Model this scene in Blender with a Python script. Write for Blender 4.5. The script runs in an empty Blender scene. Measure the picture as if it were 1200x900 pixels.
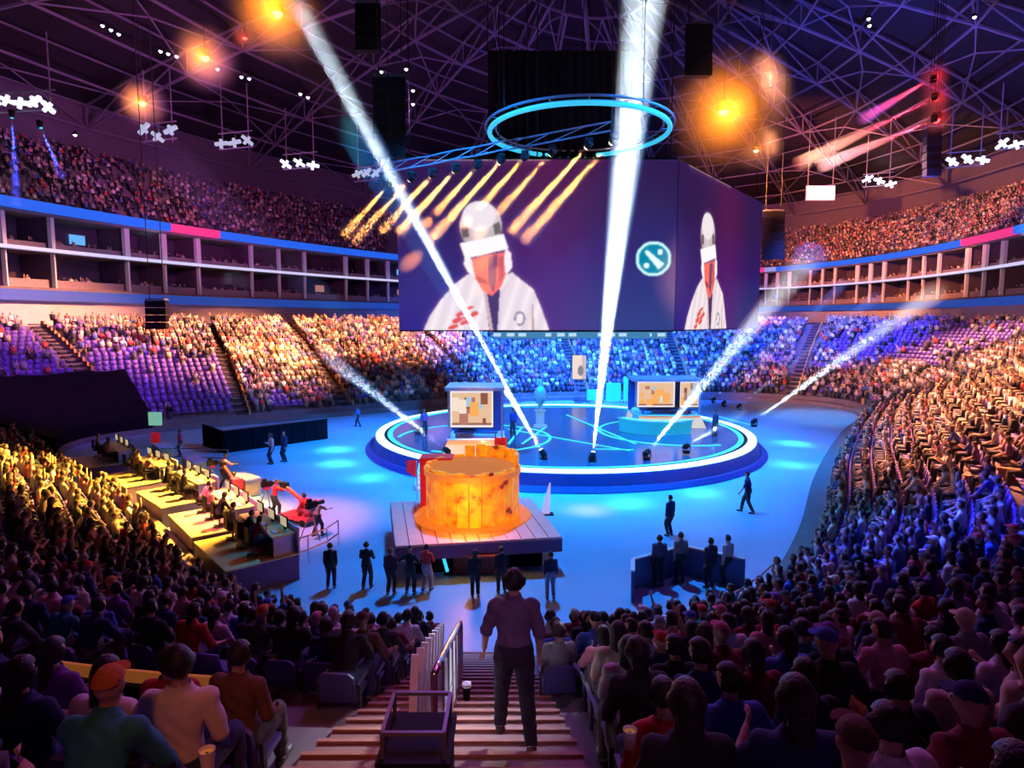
import bpy, bmesh, math, random
import numpy as np
from mathutils import Vector, Matrix

random.seed(7)
rng = np.random.default_rng(7)
SC = bpy.context.scene
COL = SC.collection
PI = math.pi
F = 740.0
EYE = 9.0
PITCH = math.atan(75 / 740)

# ------------------------------------------------------------------ camera
cam = bpy.data.cameras.new('camera')
cam_o = bpy.data.objects.new('camera', cam)
COL.objects.link(cam_o)
SC.camera = cam_o
cam_o.location = (0, 0, EYE)
cam_o.rotation_euler = (PI / 2 - PITCH, 0, 0)
cam.sensor_width = 36
cam.lens = F / 1200 * 36
cam.clip_start = 0.05
cam.clip_end = 600
cam.dof.use_dof = False

# ------------------------------------------------------------------ world, exposure
w = bpy.data.worlds.new('world')
SC.world = w
w.use_nodes = True
w.node_tree.nodes['Background'].inputs[0].default_value = (0.30, 0.12, 0.55, 1)
w.node_tree.nodes['Background'].inputs[1].default_value = 0.012
SC.view_settings.view_transform = 'Standard'
SC.view_settings.look = 'None'
SC.view_settings.exposure = 0.0
SC.view_settings.gamma = 1.0
SC.view_settings.use_curve_mapping = False
try:
    SC.cycles.max_bounces = 4
    SC.cycles.diffuse_bounces = 2
    SC.cycles.glossy_bounces = 2
    SC.cycles.volume_bounces = 0
    SC.cycles.transparent_max_bounces = 12
    SC.cycles.use_light_tree = True
except Exception:
    pass


def spot(name, a, b, energy, ang, col, blend=0.5, size=0.4, parent=None):
    l = bpy.data.lights.new(name, 'SPOT')
    l.energy = energy
    l.spot_size = math.radians(ang)
    l.spot_blend = blend
    l.shadow_soft_size = size
    l.color = col
    o = bpy.data.objects.new(name, l)
    COL.objects.link(o)
    o.location = a
    o.rotation_euler = (Vector(b) - Vector(a)).to_track_quat('-Z', 'Y').to_euler()
    if parent is not None:
        o.parent = parent
    return o


K = 1000.0
POOL = (.12, .85, 1)


def PF(px, py):
    """plan point of the floor seen along a line of sight"""
    x, y = (px - 600) / F, -(py - 450) / F
    c, s_ = math.cos(PITCH), math.sin(PITCH)
    t = -EYE / (-s_ + c * y)
    return (x * t, (c + s_ * y) * t)


ORG, PEACH, BLUE, DEEP, CYAN, PURP, MAG = (1, .42, .12), (1, .50, .24), (.03, .22, 1), (.02, .06, 1), (.05, .6, 1), (.45, .10, 1), (1, .08, .25)
LIGHTS = [
    # wash over the left stands
    ((6, 62, 34), (-36, 62, 5), 760 * K, 40, (1, .36, .17)),
    ((8, 66, 34), (-20, 80, 6), 520 * K, 40, (1, .36, .16)),
    ((-5, 30, 34), (-42, 52, 5), 80 * K, 34, PURP),
    # wash over the right stands
    ((24, 70, 38), (35, 36, 6), 1250 * K, 38, (1, .33, .14)),
    ((30, 78, 38), (47, 58, 6), 520 * K, 36, (1, .42, .25)),
    ((22, 62, 38), (22.5, 27, 4), 800 * K, 20, (1, .33, .16)),
    # the far end is blue
    ((5, 62, 21), (8, 84, 3), 330 * K, 100, (.02, .16, 1)),
    ((31, 64, 25), (42, 84, 3), 150 * K, 60, (.03, .12, 1)),
    ((20, 66, 30), (36, 100, 7), 160 * K, 34, (1, .25, .4)),
    # deep blue patch low on the right stand
    ((2, 34, 30), (12.5, 16, 3.5), 240 * K, 17, DEEP),
    # floor, washed in blue and pink by overhead spots
    ((17, 36, 30), (5, 47, 0), 150 * K, 78, (.0, .24, .9)),
    ((-9, 34, 30), (2, 46, 0), 150 * K, 78, (.0, .24, .9)),
    ((0, 36, 30), (3, 24, 0), 70 * K, 50, (.0, .30, .9)),
    ((-14, 22, 30), (-10.3, 27.5, 0), 130 * K, 17, (1, .22, .35)),
    ((34, 62, 34), (29, 58, 0), 50 * K, 22, (.1, .5, 1)),
    # broadcast desks on the left
    ((-8, 34, 20), (-17, 26, 1), 330 * K, 40, (1, .50, .06)),
    # upper stands
    ((20, 70, 26), (64, 112, 26), 420 * K, 44, (1, .30, .08)),
    ((-5, 50, 26), (-54, 76, 27), 16 * K, 60, (.6, .25, .8)),
    ((-5, 50, 26), (-40, 84, 27), 30 * K, 9, (1, .35, .08)),
    # suites
    ((0, 45, 12), (-54, 70, 15), 14 * K, 70, (.5, .3, 1)),
    ((10, 45, 12), (66, 96, 15), 60 * K, 70, (1, .40, .40)),
    # roof
    ((-25, 60, 20), (-35, 85, 40), 36 * K, 110, (.62, .12, .6)),
    ((5, 70, 24), (5, 110, 42), 22 * K, 100, (.35, .12, .9)),
    ((40, 65, 20), (50, 90, 40), 80 * K, 100, (.08, .10, 1)),
    ((40, 90, 24), (58, 130, 38), 140 * K, 60, (1, .2, .12)),
    # dim spill over the near crowd
    ((-6, 22, 30), (-9, 7, 4), 1.2 * K, 70, (1, .06, .30)),
    ((10, 24, 30), (9, 7, 4), 6 * K, 70, (.62, .08, .62)),
    # small pools of cyan light on the floor
    ((-10, 44, 30), (*PF(392, 527), 0), 150 * K, 5.0, POOL),
    ((-10, 44, 30), (*PF(396, 543), 0), 150 * K, 4.6, POOL),
    ((-6, 42, 30), (*PF(433, 560), 0), 130 * K, 4.2, POOL),
    ((8, 34, 30), (*PF(738, 590), 0), 130 * K, 4.0, POOL),
    ((12, 36, 30), (*PF(822, 578), 0), 130 * K, 4.0, POOL),
    ((18, 44, 30), (*PF(928, 545), 0), 130 * K, 4.4, POOL),
    ((18, 48, 30), (*PF(930, 520), 0), 150 * K, 5.0, POOL),
    ((2, 30, 30), (*PF(690, 598), 0), 80 * K, 4.0, (1, .4, .6)),
    ((0, 26, 16), (0, 6, 4), 4 * K, 80, (.30, .15, 1)),
    ((7, 22, 13), (-.66, 7, 4.8), 60 * K, 7, (.8, .85, 1)),  # spot added to brighten the handrail panels on the stairs
    ((1.5, -4, 13), (0, 6, 6), 1.0 * K, 13, (.6, .3, .75)),  # purple fill added behind the camera to lift the man on the stairs
    ((-2, 30, 22), (-2.2, 37.5, 1.5), 50 * K, 9, (1, .35, .06)),
    ((9, 34, 22), (9.8, 38.5, 1.2), 50 * K, 9, (1, .35, .06)),
    ((0, -4, 16), (-1.2, 5, 5), 1.8 * K, 15, (1, .22, .06)),  # unseen orange fill for the stairs, added behind the camera
]
for k_, (a_, b_, e_, g_, c_) in enumerate(LIGHTS):
    spot('wash_light', a_, b_, e_, g_, c_, 0.7, 0.8)

# ------------------------------------------------------------------ geometry of the view, used to place things
CP, SP = math.cos(PITCH), math.sin(PITCH)


def ray(px, py):
    x = (px - 600) / F
    y = -(py - 450) / F
    return Vector((x, CP + SP * y, -SP + CP * y))


def at_z(px, py, z):
    r = ray(px, py)
    t = (z - EYE) / r.z
    return Vector((r.x * t, r.y * t, z))


def at_y(px, py, Y):
    r = ray(px, py)
    t = Y / r.y
    return Vector((r.x * t, Y, EYE + r.z * t))


def proj(p):
    d = p[1] * CP - (p[2] - EYE) * SP
    u = p[1] * SP + (p[2] - EYE) * CP
    if d < 0.1:
        return None
    return 600 + F * p[0] / d, 450 - F * u / d


# ------------------------------------------------------------------ materials
MATS = {}


def nodes_of(name):
    m = bpy.data.materials.new(name)
    m.use_nodes = True
    return m, m.node_tree, m.node_tree.nodes['Principled BSDF']


def mat(name, col, rough=0.6, metal=0.0, noise=0.25, scale=3.0, bump=0.0, emit=None, es=0.0, attr=None, objcol=False, spec=0.5):
    if name in MATS:
        return MATS[name]
    m, nt, b = nodes_of(name)
    b.inputs['Roughness'].default_value = rough
    b.inputs['Metallic'].default_value = metal
    b.inputs['Specular IOR Level'].default_value = spec
    tc = nt.nodes.new('ShaderNodeTexCoord')
    nz = nt.nodes.new('ShaderNodeTexNoise')
    nz.inputs['Scale'].default_value = scale
    nz.inputs['Detail'].default_value = 3
    nt.links.new(tc.outputs['Object'], nz.inputs['Vector'])
    mr = nt.nodes.new('ShaderNodeMapRange')
    mr.inputs[3].default_value = 1 - noise
    mr.inputs[4].default_value = 1 + noise
    nt.links.new(nz.outputs[0], mr.inputs[0])
    mx = nt.nodes.new('ShaderNodeVectorMath')
    mx.operation = 'SCALE'
    nt.links.new(mr.outputs[0], mx.inputs['Scale'])
    if attr:
        a = nt.nodes.new('ShaderNodeAttribute')
        a.attribute_name = attr
        nt.links.new(a.outputs['Color'], mx.inputs[0])
    elif objcol:
        a = nt.nodes.new('ShaderNodeObjectInfo')
        nt.links.new(a.outputs['Color'], mx.inputs[0])
    else:
        mx.inputs[0].default_value = col[:3]
    nt.links.new(mx.outputs[0], b.inputs['Base Color'])
    if bump:
        bp = nt.nodes.new('ShaderNodeBump')
        bp.inputs['Strength'].default_value = bump
        bp.inputs['Distance'].default_value = 0.02
        nt.links.new(nz.outputs[0], bp.inputs['Height'])
        nt.links.new(bp.outputs[0], b.inputs['Normal'])
    if emit:
        b.inputs['Emission Color'].default_value = (*emit, 1)
        b.inputs['Emission Strength'].default_value = es
    MATS[name] = m
    return m


def led(name, attr='col', strength=1.0):
    m, nt, b = nodes_of(name)
    b.inputs['Base Color'].default_value = (.01, .01, .012, 1)
    b.inputs['Roughness'].default_value = 1
    b.inputs['Specular IOR Level'].default_value = 0
    a = nt.nodes.new('ShaderNodeAttribute')
    a.attribute_name = attr
    nt.links.new(a.outputs['Color'], b.inputs['Emission Color'])
    b.inputs['Emission Strength'].default_value = strength
    return m


def haze_mat(name, density, tint=(1, 1, 1)):
    if name in MATS:
        return MATS[name]
    m = bpy.data.materials.new(name)
    m.use_nodes = True
    nt = m.node_tree
    nt.nodes.clear()
    o = nt.nodes.new('ShaderNodeOutputMaterial')
    v = nt.nodes.new('ShaderNodeVolumeScatter')
    v.inputs['Color'].default_value = (*tint, 1)
    v.inputs['Density'].default_value = density
    nt.links.new(v.outputs[0], o.inputs['Volume'])
    MATS[name] = m
    return m


CONC = mat('concrete', (.16, .13, .15), .85, noise=.3, scale=1.2, bump=.2)
STEP = mat('stair_boards', (.20, .09, .07), .6, noise=.35, scale=5, bump=.2)
STEPE = mat('stair_edge', (.34, .13, .08), .6, noise=.3, scale=6)
DARK = mat('black_paint', (.008, .007, .010), .6, spec=.15)
CABLE = mat('cable_black', (.02, .02, .025), .7, spec=.1)
BLACKCLOTH = mat('black_cloth', (.008, .006, .010), .95, noise=.5, scale=4, bump=.4, spec=.05)
STEEL = mat('steel', (.75, .75, .8), .25, 1.0, noise=.1)
GREYM = mat('grey_metal', (.25, .25, .28), .45, .7)
TRUSS = mat('truss_paint', (.20, .17, .24), .5, .3)
ROOFM = mat('roof_deck', (.014, .011, .016), .9, noise=.4, scale=.3)
WHITEP = mat('white_panel', (.72, .70, .74), .5, noise=.08)
FASCIA = mat('fascia_panel', (.45, .38, .42), .6, noise=.12, scale=.8)
SUITE = mat('suite_wall', (.10, .06, .10), .7, noise=.4, scale=.6)
SEATM = mat('seat_plastic', (.09, .07, .26), .45, noise=.15)
SEATD = mat('seat_metal', (.05, .05, .06), .5, .4)
SKIN = mat('skin', (.55, .33, .24), .55, noise=.1, scale=20)
EYEM = mat('eye', (.03, .02, .02), .2)
HAIRM = mat('hair', (.015, .011, .010), .45, noise=.5, scale=60, bump=.5)
CLOTH = mat('clothing', (1, 1, 1), .85, noise=.18, scale=14, bump=.25, objcol=True)
SHOE = mat('shoe', (.06, .05, .05), .5)
CROWDM = mat('crowd_tones', (1, 1, 1), .8, noise=.1, scale=8, attr='col')
FLOORM = mat('floor_vinyl', (.20, .38, .60), .38, noise=.18, scale=.35, bump=.05)


def glow(name, col, s):
    if name in MATS:
        return MATS[name]
    m, nt, b = nodes_of(name)
    b.inputs['Base Color'].default_value = (*[c * .3 for c in col], 1)
    b.inputs['Emission Color'].default_value = (*col, 1)
    b.inputs['Emission Strength'].default_value = s
    MATS[name] = m
    return m


G_RING = glow('ring_light', (.45, .85, 1), 2.4)
G_CYAN = glow('cyan_strip', (.05, .65, 1), 1.1)
G_WHITE = glow('lamp_white', (.85, .92, 1), 5.0)
G_SOFTW = glow('tube_white', (.8, .85, 1), 1.5)
G_AMBER = glow('lamp_amber', (1, .42, .05), 14.0)
G_WARM = glow('lamp_warm', (1, .72, .35), 6.0)
G_RED = glow('lamp_red', (1, .04, .03), 9.0)
G_BLUE = glow('ribbon_blue', (.02, .16, 1), .75)
G_PINK = glow('ribbon_pink', (1, .05, .28), .8)
G_PALE = glow('ribbon_pale', (.35, .4, .9), .7)
G_TEAL = glow('teal_light', (.02, .8, .45), .8)
G_TV = glow('television', (.15, .5, 1), .9)
G_TVW = glow('lit_suite', (1, .45, .3), .35)


# ------------------------------------------------------------------ mesh collecting helper
class MB:
    def __init__(s):
        s.v, s.f, s.m = [], [], []
        s.cur = 0

    def add(s, vs, fs):
        n = len(s.v)
        s.v.extend([tuple(p) for p in vs])
        s.f.extend([tuple(i + n for i in f) for f in fs])
        s.m.extend([s.cur] * len(fs))
        return s

    def hexa(s, b, t):
        """b, t: four bottom and four top corners, counter-clockwise seen from above"""
        return s.add(list(b) + list(t), [(3, 2, 1, 0), (4, 5, 6, 7), (0, 1, 5, 4), (1, 2, 6, 5), (2, 3, 7, 6), (3, 0, 4, 7)])

    def box(s, c, size, rz=0.0, M=None):
        x, y, z = [k / 2 for k in size]
        R = Matrix.Rotation(rz, 3, 'Z')
        P = [Vector(c) + R @ Vector(q) for q in [(-x, -y, -z), (x, -y, -z), (x, y, -z), (-x, y, -z), (-x, -y, z), (x, -y, z), (x, y, z), (-x, y, z)]]
        if M is not None:
            P = [M @ p for p in P]
        return s.hexa(P[:4], P[4:])

    def bar(s, a, b, w, h=None, n=None):
        a, b = Vector(a), Vector(b)
        h = h or w
        d = (b - a).normalized()
        up = Vector((0, 0, 1)) if abs(d.z) < .95 else Vector((0, 1, 0))
        r = d.cross(up).normalized() * w / 2
        u = r.cross(d).normalized() * h / 2
        return s.hexa([a - r - u, a + r - u, b + r - u, b - r - u], [a - r + u, a + r + u, b + r + u, b - r + u])

    def tube(s, pts, r, n=8, closed=False, caps=True):
        pts = [Vector(p) for p in pts]
        rs = r if isinstance(r, (list, tuple)) else [r] * len(pts)
        m = len(pts)
        vs, fs = [], []
        pr = None
        for i, p in enumerate(pts):
            a = pts[(i - 1) % m] if closed or i > 0 else p
            b = pts[(i + 1) % m] if closed or i < m - 1 else p
            d = (b - a).normalized() if (b - a).length > 1e-9 else Vector((0, 0, 1))
            if pr is None:
                up = Vector((0, 0, 1)) if abs(d.z) < .9 else Vector((1, 0, 0))
                x = d.cross(up).normalized()
            else:
                x = (pr - d * pr.dot(d)).normalized()
            pr = x
            y = d.cross(x)
            for k in range(n):
                t = 2 * PI * k / n
                vs.append(p + (x * math.cos(t) + y * math.sin(t)) * rs[i])
        for i in range(m if closed else m - 1):
            j = (i + 1) % m
            for k in range(n):
                l = (k + 1) % n
                fs.append((i * n + k, i * n + l, j * n + l, j * n + k))
        if caps and not closed:
            fs.append(tuple(range(n))[::-1])
            fs.append(tuple((m - 1) * n + k for k in range(n)))
        return s.add(vs, fs)

    def lathe(s, prof, n=24, c=(0, 0, 0), a0=0, a1=2 * PI):
        full = abs(a1 - a0 - 2 * PI) < 1e-6
        q = n if full else n + 1
        vs = [(c[0] + r * math.cos(a0 + (a1 - a0) * k / n), c[1] + r * math.sin(a0 + (a1 - a0) * k / n), c[2] + z) for r, z in prof for k in range(q)]
        fs = []
        for i in range(len(prof) - 1):
            for k in range(n):
                l = (k + 1) % q
                fs.append((i * q + k, i * q + l, (i + 1) * q + l, (i + 1) * q + k))
        return s.add(vs, fs)

    def ball(s, c, r, n=10, m=6, sc=(1, 1, 1)):
        prof = [(r * math.sin(PI * i / m) + (1e-4 if i in (0, m) else 0), -r * math.cos(PI * i / m)) for i in range(m + 1)]
        b = MB().lathe(prof, n)
        return s.add([(c[0] + x * sc[0], c[1] + y * sc[1], c[2] + z * sc[2]) for x, y, z in b.v], b.f)

    def build(s, name, m, parent=None, smooth=False, loc=None, rz=0.0):
        me = bpy.data.meshes.new(name)
        me.from_pydata(s.v, [], s.f)
        ms = m if isinstance(m, (list, tuple)) else [m]
        for q in ms:
            me.materials.append(q)
        if len(ms) > 1:
            me.polygons.foreach_set('material_index', s.m)
        if smooth:
            me.polygons.foreach_set('use_smooth', [True] * len(me.polygons))
        me.update()
        return link(name, me, parent, loc, rz)


def link(name, data, parent=None, loc=None, rz=0.0):
    o = bpy.data.objects.new(name, data)
    COL.objects.link(o)
    if parent is not None:
        o.parent = parent
    if loc is not None:
        o.location = loc
    if rz:
        o.rotation_euler = (0, 0, rz)
    return o


def tag(o, label=None, cat=None, group=None, kind=None):
    if label:
        o['label'] = label
    if cat:
        o['category'] = cat
    if group:
        o['group'] = group
    if kind:
        o['kind'] = kind
    return o


def thing(name, label, cat, loc=(0, 0, 0), rz=0.0, group=None, kind=None):
    o = link(name, None, None, loc, rz)
    return tag(o, label, cat, group, kind)


def struct(name, mb, m, parent=None, smooth=False):
    o = mb.build(name, m, parent, smooth)
    if parent is None:
        o['kind'] = 'structure'
    return o


def copy_tree(o, parent=None):
    c = o.copy()
    COL.objects.link(c)
    if parent is not None:
        c.parent = parent
    for ch in o.children:
        copy_tree(ch, c)
    return c


ORD = ['zeroth', 'first', 'second', 'third', 'fourth', 'fifth', 'sixth', 'seventh', 'eighth', 'ninth', 'tenth', 'eleventh', 'twelfth', 'thirteenth', 'fourteenth', 'fifteenth', 'sixteenth', 'seventeenth', 'eighteenth', 'nineteenth',
       'twentieth', 'twenty-first', 'twenty-second', 'twenty-third', 'twenty-fourth', 'twenty-fifth', 'twenty-sixth', 'twenty-seventh', 'twenty-eighth', 'twenty-ninth', 'thirtieth'] + ['%dth' % k for k in range(31, 99)]

# ------------------------------------------------------------------ plan of the bowl
CTRL = [(-1, 15.5), (3.5, 16.0), (7.8, 19.4), (11.8, 25.3), (16, 33), (20.5, 40.5), (26, 49), (32, 57.5), (33, 65), (27, 69.5), (15, 71), (2, 69.5), (-11, 62), (-21, 55), (-29, 49.5), (-31, 43.5), (-25, 35.5), (-16, 27.3), (-8.9, 19.2), (-4.8, 16.2)]
NS = 480


def smooth_loop(P, n):
    P = np.array(P, float)
    m = len(P)
    out = []
    for i in range(m):
        p0, p1, p2, p3 = P[(i - 1) % m], P[i], P[(i + 1) % m], P[(i + 2) % m]
        for t in np.linspace(0, 1, 40, endpoint=False):
            out.append(.5 * ((2 * p1) + (-p0 + p2) * t + (2 * p0 - 5 * p1 + 4 * p2 - p3) * t * t + (-p0 + 3 * p1 - 3 * p2 + p3) * t ** 3))
    Q = np.array(out)
    L = np.r_[0, np.cumsum(np.linalg.norm(np.diff(np.vstack([Q, Q[:1]]), axis=0), axis=1))]
    Q = np.vstack([Q, Q[:1]])
    s = np.linspace(0, L[-1], n, endpoint=False)
    R = np.c_[np.interp(s, L, Q[:, 0]), np.interp(s, L, Q[:, 1])]
    for _ in range(10):
        R = (np.roll(R, 1, 0) + R * 2 + np.roll(R, -1, 0)) / 4
    return R


INNER = smooth_loop(CTRL, NS)
TAN = np.roll(INNER, -1, 0) - np.roll(INNER, 1, 0)
TAN /= np.linalg.norm(TAN, axis=1)[:, None]
NRM = np.c_[TAN[:, 1], -TAN[:, 0]]
for _ in range(24):
    NRM = (np.roll(NRM, 1, 0) + NRM * 2 + np.roll(NRM, -1, 0)) / 4
NRM /= np.linalg.norm(NRM, axis=1)[:, None]


def s_near(x, y):
    return int(np.argmin((INNER[:, 0] - x) ** 2 + (INNER[:, 1] - y) ** 2))


ROWD = 0.9
NROW = 22


def zrow(i):
    d = i * ROWD
    return 0.4 + .503 * d - .005 * d * d


OC, OA, OB, OPH = np.array((6.9, 70.0)), 97.0, 51.0, 1.1


def outer(n, grow=0.0):
    t = np.linspace(0, 2 * PI, n, endpoint=False)
    u, v = (OA + grow) * np.cos(t), (OB + grow) * np.sin(t)
    c, s = math.cos(OPH), math.sin(OPH)
    return np.c_[OC[0] + u * c - v * s, OC[1] + u * s + v * c]


def outside_view(p, z=5, m=350):
    q = proj((p[0], p[1], z))
    return q is None or q[0] < -m or q[0] > 1200 + m


# ------------------------------------------------------------------ setting: floor, terraces, concourse
fl = MB()
fl.add([(x, y, 0) for x, y in INNER + NRM * .4] + [(3, 46, 0)], [(i, (i + 1) % NS, NS) for i in range(NS)])
struct('floor', fl, FLOORM)

bowl = thing('stand_terraces', None, None)
bowl['kind'] = 'structure'
for i in range(NROW + 1):
    z0 = 0.0 if i == 0 else zrow(i - 1)
    z1 = zrow(i)
    d0, d1 = i * ROWD, (i + 1) * ROWD
    A = INNER + NRM * d0
    B = INNER + NRM * d1
    st = 2
    A, B = A[::st], B[::st]
    n = len(A)
    mb = MB()
    mb.add([(x, y, z0) for x, y in A] + [(x, y, z1) for x, y in A] + [(x, y, z1) for x, y in B],
           [(k, (k + 1) % n, n + (k + 1) % n, n + k) for k in range(n)] + [(n + k, n + (k + 1) % n, 2 * n + (k + 1) % n, 2 * n + k) for k in range(n)])
    mb.build('terrace_step', CONC, bowl)
zc = zrow(NROW)
NO = 240
OW = outer(NO)
# concourse joining the top of the lower bowl to the outer wall
EDGE = INNER + NRM * (NROW + 1) * ROWD
mb = MB()
E2 = EDGE[::2]
ang_e = np.arctan2(E2[:, 1] - OC[1], E2[:, 0] - OC[0])
OWd = outer(1440)
ang_o = np.arctan2(OWd[:, 1] - OC[1], OWd[:, 0] - OC[0])
idx = [int(np.argmin(np.abs(np.angle(np.exp(1j * (ang_o - a)))))) for a in ang_e]
n = len(E2)
mb.add([(x, y, zc) for x, y in E2] + [(OWd[j][0], OWd[j][1], zc) for j in idx], [(k, (k + 1) % n, n + (k + 1) % n, n + k) for k in range(n)])
struct('concourse_floor', mb, CONC)


def ring_wall(P, z0, z1, keep, thick=.0):
    mb = MB()
    n = len(P)
    for k in range(n):
        if keep(k):
            a, b = P[k], P[(k + 1) % n]
            mb.add([(a[0], a[1], z0), (b[0], b[1], z0), (b[0], b[1], z1), (a[0], a[1], z1)], [(0, 1, 2, 3)])
    return mb


def ring_slab(P, Q, z0, z1, keep):
    """closed slab between rings P (inner) and Q (outer)"""
    mb = MB()
    n = len(P)
    for k in range(n):
        if keep(k):
            j = (k + 1) % n
            mb.hexa([(*P[k], z0), (*P[j], z0), (*Q[j], z0), (*Q[k], z0)], [(*P[k], z1), (*P[j], z1), (*Q[j], z1), (*Q[k], z1)])
    return mb


def vis(P, z=14):
    return lambda k: not (outside_view(P[k], z) and outside_view(P[(k + 1) % len(P)], z))


O0, O1, O5, O9 = outer(NO), outer(NO, .35), outer(NO, 5.0), outer(NO, 1.2)
ON = outer(NO, -.9)
v0 = vis(O0)
suites = thing('wall_suites', None, None)
suites['kind'] = 'structure'
ring_slab(O0, O1, zc, 11.0, v0).build('concourse_wall', FASCIA, suites)
mbs = [MB(), MB()]
for k in range(NO):            # the blue band under the suites
    if v0(k):
        j = (k + 1) % NO
        mbs[0].hexa([(*ON[k], 11.0), (*ON[j], 11.0), (*O1[j], 11.0), (*O1[k], 11.0)], [(*ON[k], 12.1), (*ON[j], 12.1), (*O1[j], 12.1), (*O1[k], 12.1)])
mbs[0].build('lower_ribbon', glow('ribbon_dim_blue', (.03, .13, .75), .42), suites)
ring_slab(ON, O5, 12.1, 12.35, v0).build('suite_floor', CONC, suites)
ring_slab(O0, O5, 16.05, 16.3, v0).build('suite_floor', CONC, suites)
ring_slab(ON, O0, 16.15, 16.45, v0).build('suite_ledge', glow('ledge_white', (.62, .60, .9), 1.0), suites)
ring_slab(O0, O5, 19.9, 20.2, v0).build('suite_ceiling', CONC, suites)
ring_wall(O5, 12.1, 20.2, v0).build('suite_back_wall', SUITE, suites)
# front parapets of the two suite tiers
ring_slab(O9, outer(NO, 1.35), 12.35, 13.3, v0).build('suite_parapet', mat('parapet', (.30, .22, .26), .6), suites)
ring_slab(O9, outer(NO, 1.35), 16.3, 17.2, v0).build('suite_parapet', mat('parapet', (.3, .22, .26), .6), suites)
rb = [0] * NO
k = 0
while k < NO:
    ln = random.choice([5, 6, 7, 8])
    c = random.choice([0, 0, 0, 1, 1, 2])
    if c:
        ln = random.choice([2, 3])
    for q in range(k, min(NO, k + ln)):
        rb[q] = c
    k += ln
for c, g in enumerate((G_BLUE, G_PINK, G_PALE)):
    ring_slab(ON, O0, 20.2, 21.15, lambda q, c=c: v0(q) and rb[q] == c).build('ribbon_board', g, suites)
# dividers and lit rooms, one after another along the wall
OD0, OD4 = outer(NO * 2, .2), outer(NO * 2, 4.8)
cnt = 0
for k in sorted({int(q + (q * 37 % 3) - 1) % (NO * 2) for q in range(0, NO * 2, 5)}):
    if outside_view(OD0[k], 15, 200) or OD0[k][1] < 5:
        continue
    a, b = Vector((*OD0[k], 0)), Vector((*OD4[k], 0))
    for lo, hi in ((12.35, 16.05), (16.3, 19.9)):
        mb = MB()
        w_ = .42 if lo > 14 else .16
        c0 = a + (b - a) * .03
        mb.bar(c0 + Vector((0, 0, (lo + hi) / 2)), c0 + (b - a).normalized() * .5 + Vector((0, 0, (lo + hi) / 2)), w_ * (1 if k % 2 else 1.6), hi - lo)
        mb.build('suite_pillar', WHITEP, suites)
        MB().bar(a + (b - a) * .14 + Vector((0, 0, (lo + hi) / 2)), b + Vector((0, 0, (lo + hi) / 2)), .14, hi - lo).build('suite_divider', SUITE, suites)
        if random.random() < .62:
            j = (k + 2) % (NO * 2)
            p = Vector((*OD4[j], lo + 2.1))
            t_ = Vector((*OD4[(j + 1) % (NO * 2)], lo + 2.1)) - p
            q = MB().bar(p - t_ * .7, p + t_ * .7, .12, 1.1)
            q.build('suite_screen', random.choice([G_TV, G_TVW, G_TVW]), suites)

# upper bowl
upper = thing('upper_stand_terraces', None, None)
upper['kind'] = 'structure'
UROW = 17
UD, UR = .85, .60
for i in range(UROW + 1):
    A, B = outer(NO, .2 + i * UD), outer(NO, .2 + (i + 1) * UD)
    z0, z1 = 21.0 + (i - 1) * UR if i else 20.2, 21.0 + i * UR
    mb = MB()
    for k in range(NO):
        if v0(k):
            j = (k + 1) % NO
            mb.add([(*A[k], z0), (*A[j], z0), (*A[j], z1), (*A[k], z1), (*B[j], z1), (*B[k], z1)], [(0, 1, 2, 3), (3, 2, 4, 5)])
    mb.build('terrace_step', CONC, upper)
ztop = 21 + UROW * UR
ring_slab(outer(NO, .2 + (UROW + 1) * UD), outer(NO, 1 + (UROW + 1) * UD), ztop, ztop + 7, v0).build('wall_upper', mat('upper_wall', (.12, .09, .12), .8), None)['kind'] = 'structure'

# ------------------------------------------------------------------ roof
GR = 17.0


def roofp(rho, th, lift=0.0):
    u, v = (OA + GR) * rho * math.cos(th), (OB + GR) * rho * math.sin(th)
    c, s = math.cos(OPH), math.sin(OPH)
    return Vector((OC[0] + u * c - v * s, OC[1] + u * s + v * c, 33.5 + 13 * (1 - rho * rho) + lift))


deck = MB()
RH, NT = 10, 48
for i in range(RH):
    for k in range(NT):
        a, b = i / RH, (i + 1) / RH
        t0, t1 = 2 * PI * k / NT, 2 * PI * (k + 1) / NT
        deck.add([roofp(a, t0, 4.2), roofp(a, t1, 4.2), roofp(b, t1, 4.2), roofp(b, t0, 4.2)], [(3, 2, 1, 0)])
ceil = struct('ceiling', deck, ROOFM)
RHOS = [.0, .12, .24, .36, .48, .60, .72, .84, .96]
NR = 26
def pipe(mb, a, b, w_):
    mb.bar(a, b, w_)
for k in range(NR):
    t0 = 2 * PI * k / NR
    t1 = 2 * PI * (k + .5) / NR
    if all(outside_view(roofp(r, t0), roofp(r, t0).z, 300) for r in RHOS):
        continue
    mb = MB()
    for i in range(len(RHOS) - 1):
        if i == 0 and k % 2:
            continue
        a, b = roofp(RHOS[i], t0), roofp(RHOS[i + 1], t0)
        a2, b2 = roofp(RHOS[i], t0, 3), roofp(RHOS[i + 1], t0, 3)
        pipe(mb, a, b, .26)
        pipe(mb, a2, b2, .22)
        pipe(mb, a2, b, .15)
        pipe(mb, b2, b, .15)
    mb.build('radial_truss', TRUSS, ceil)
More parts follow.
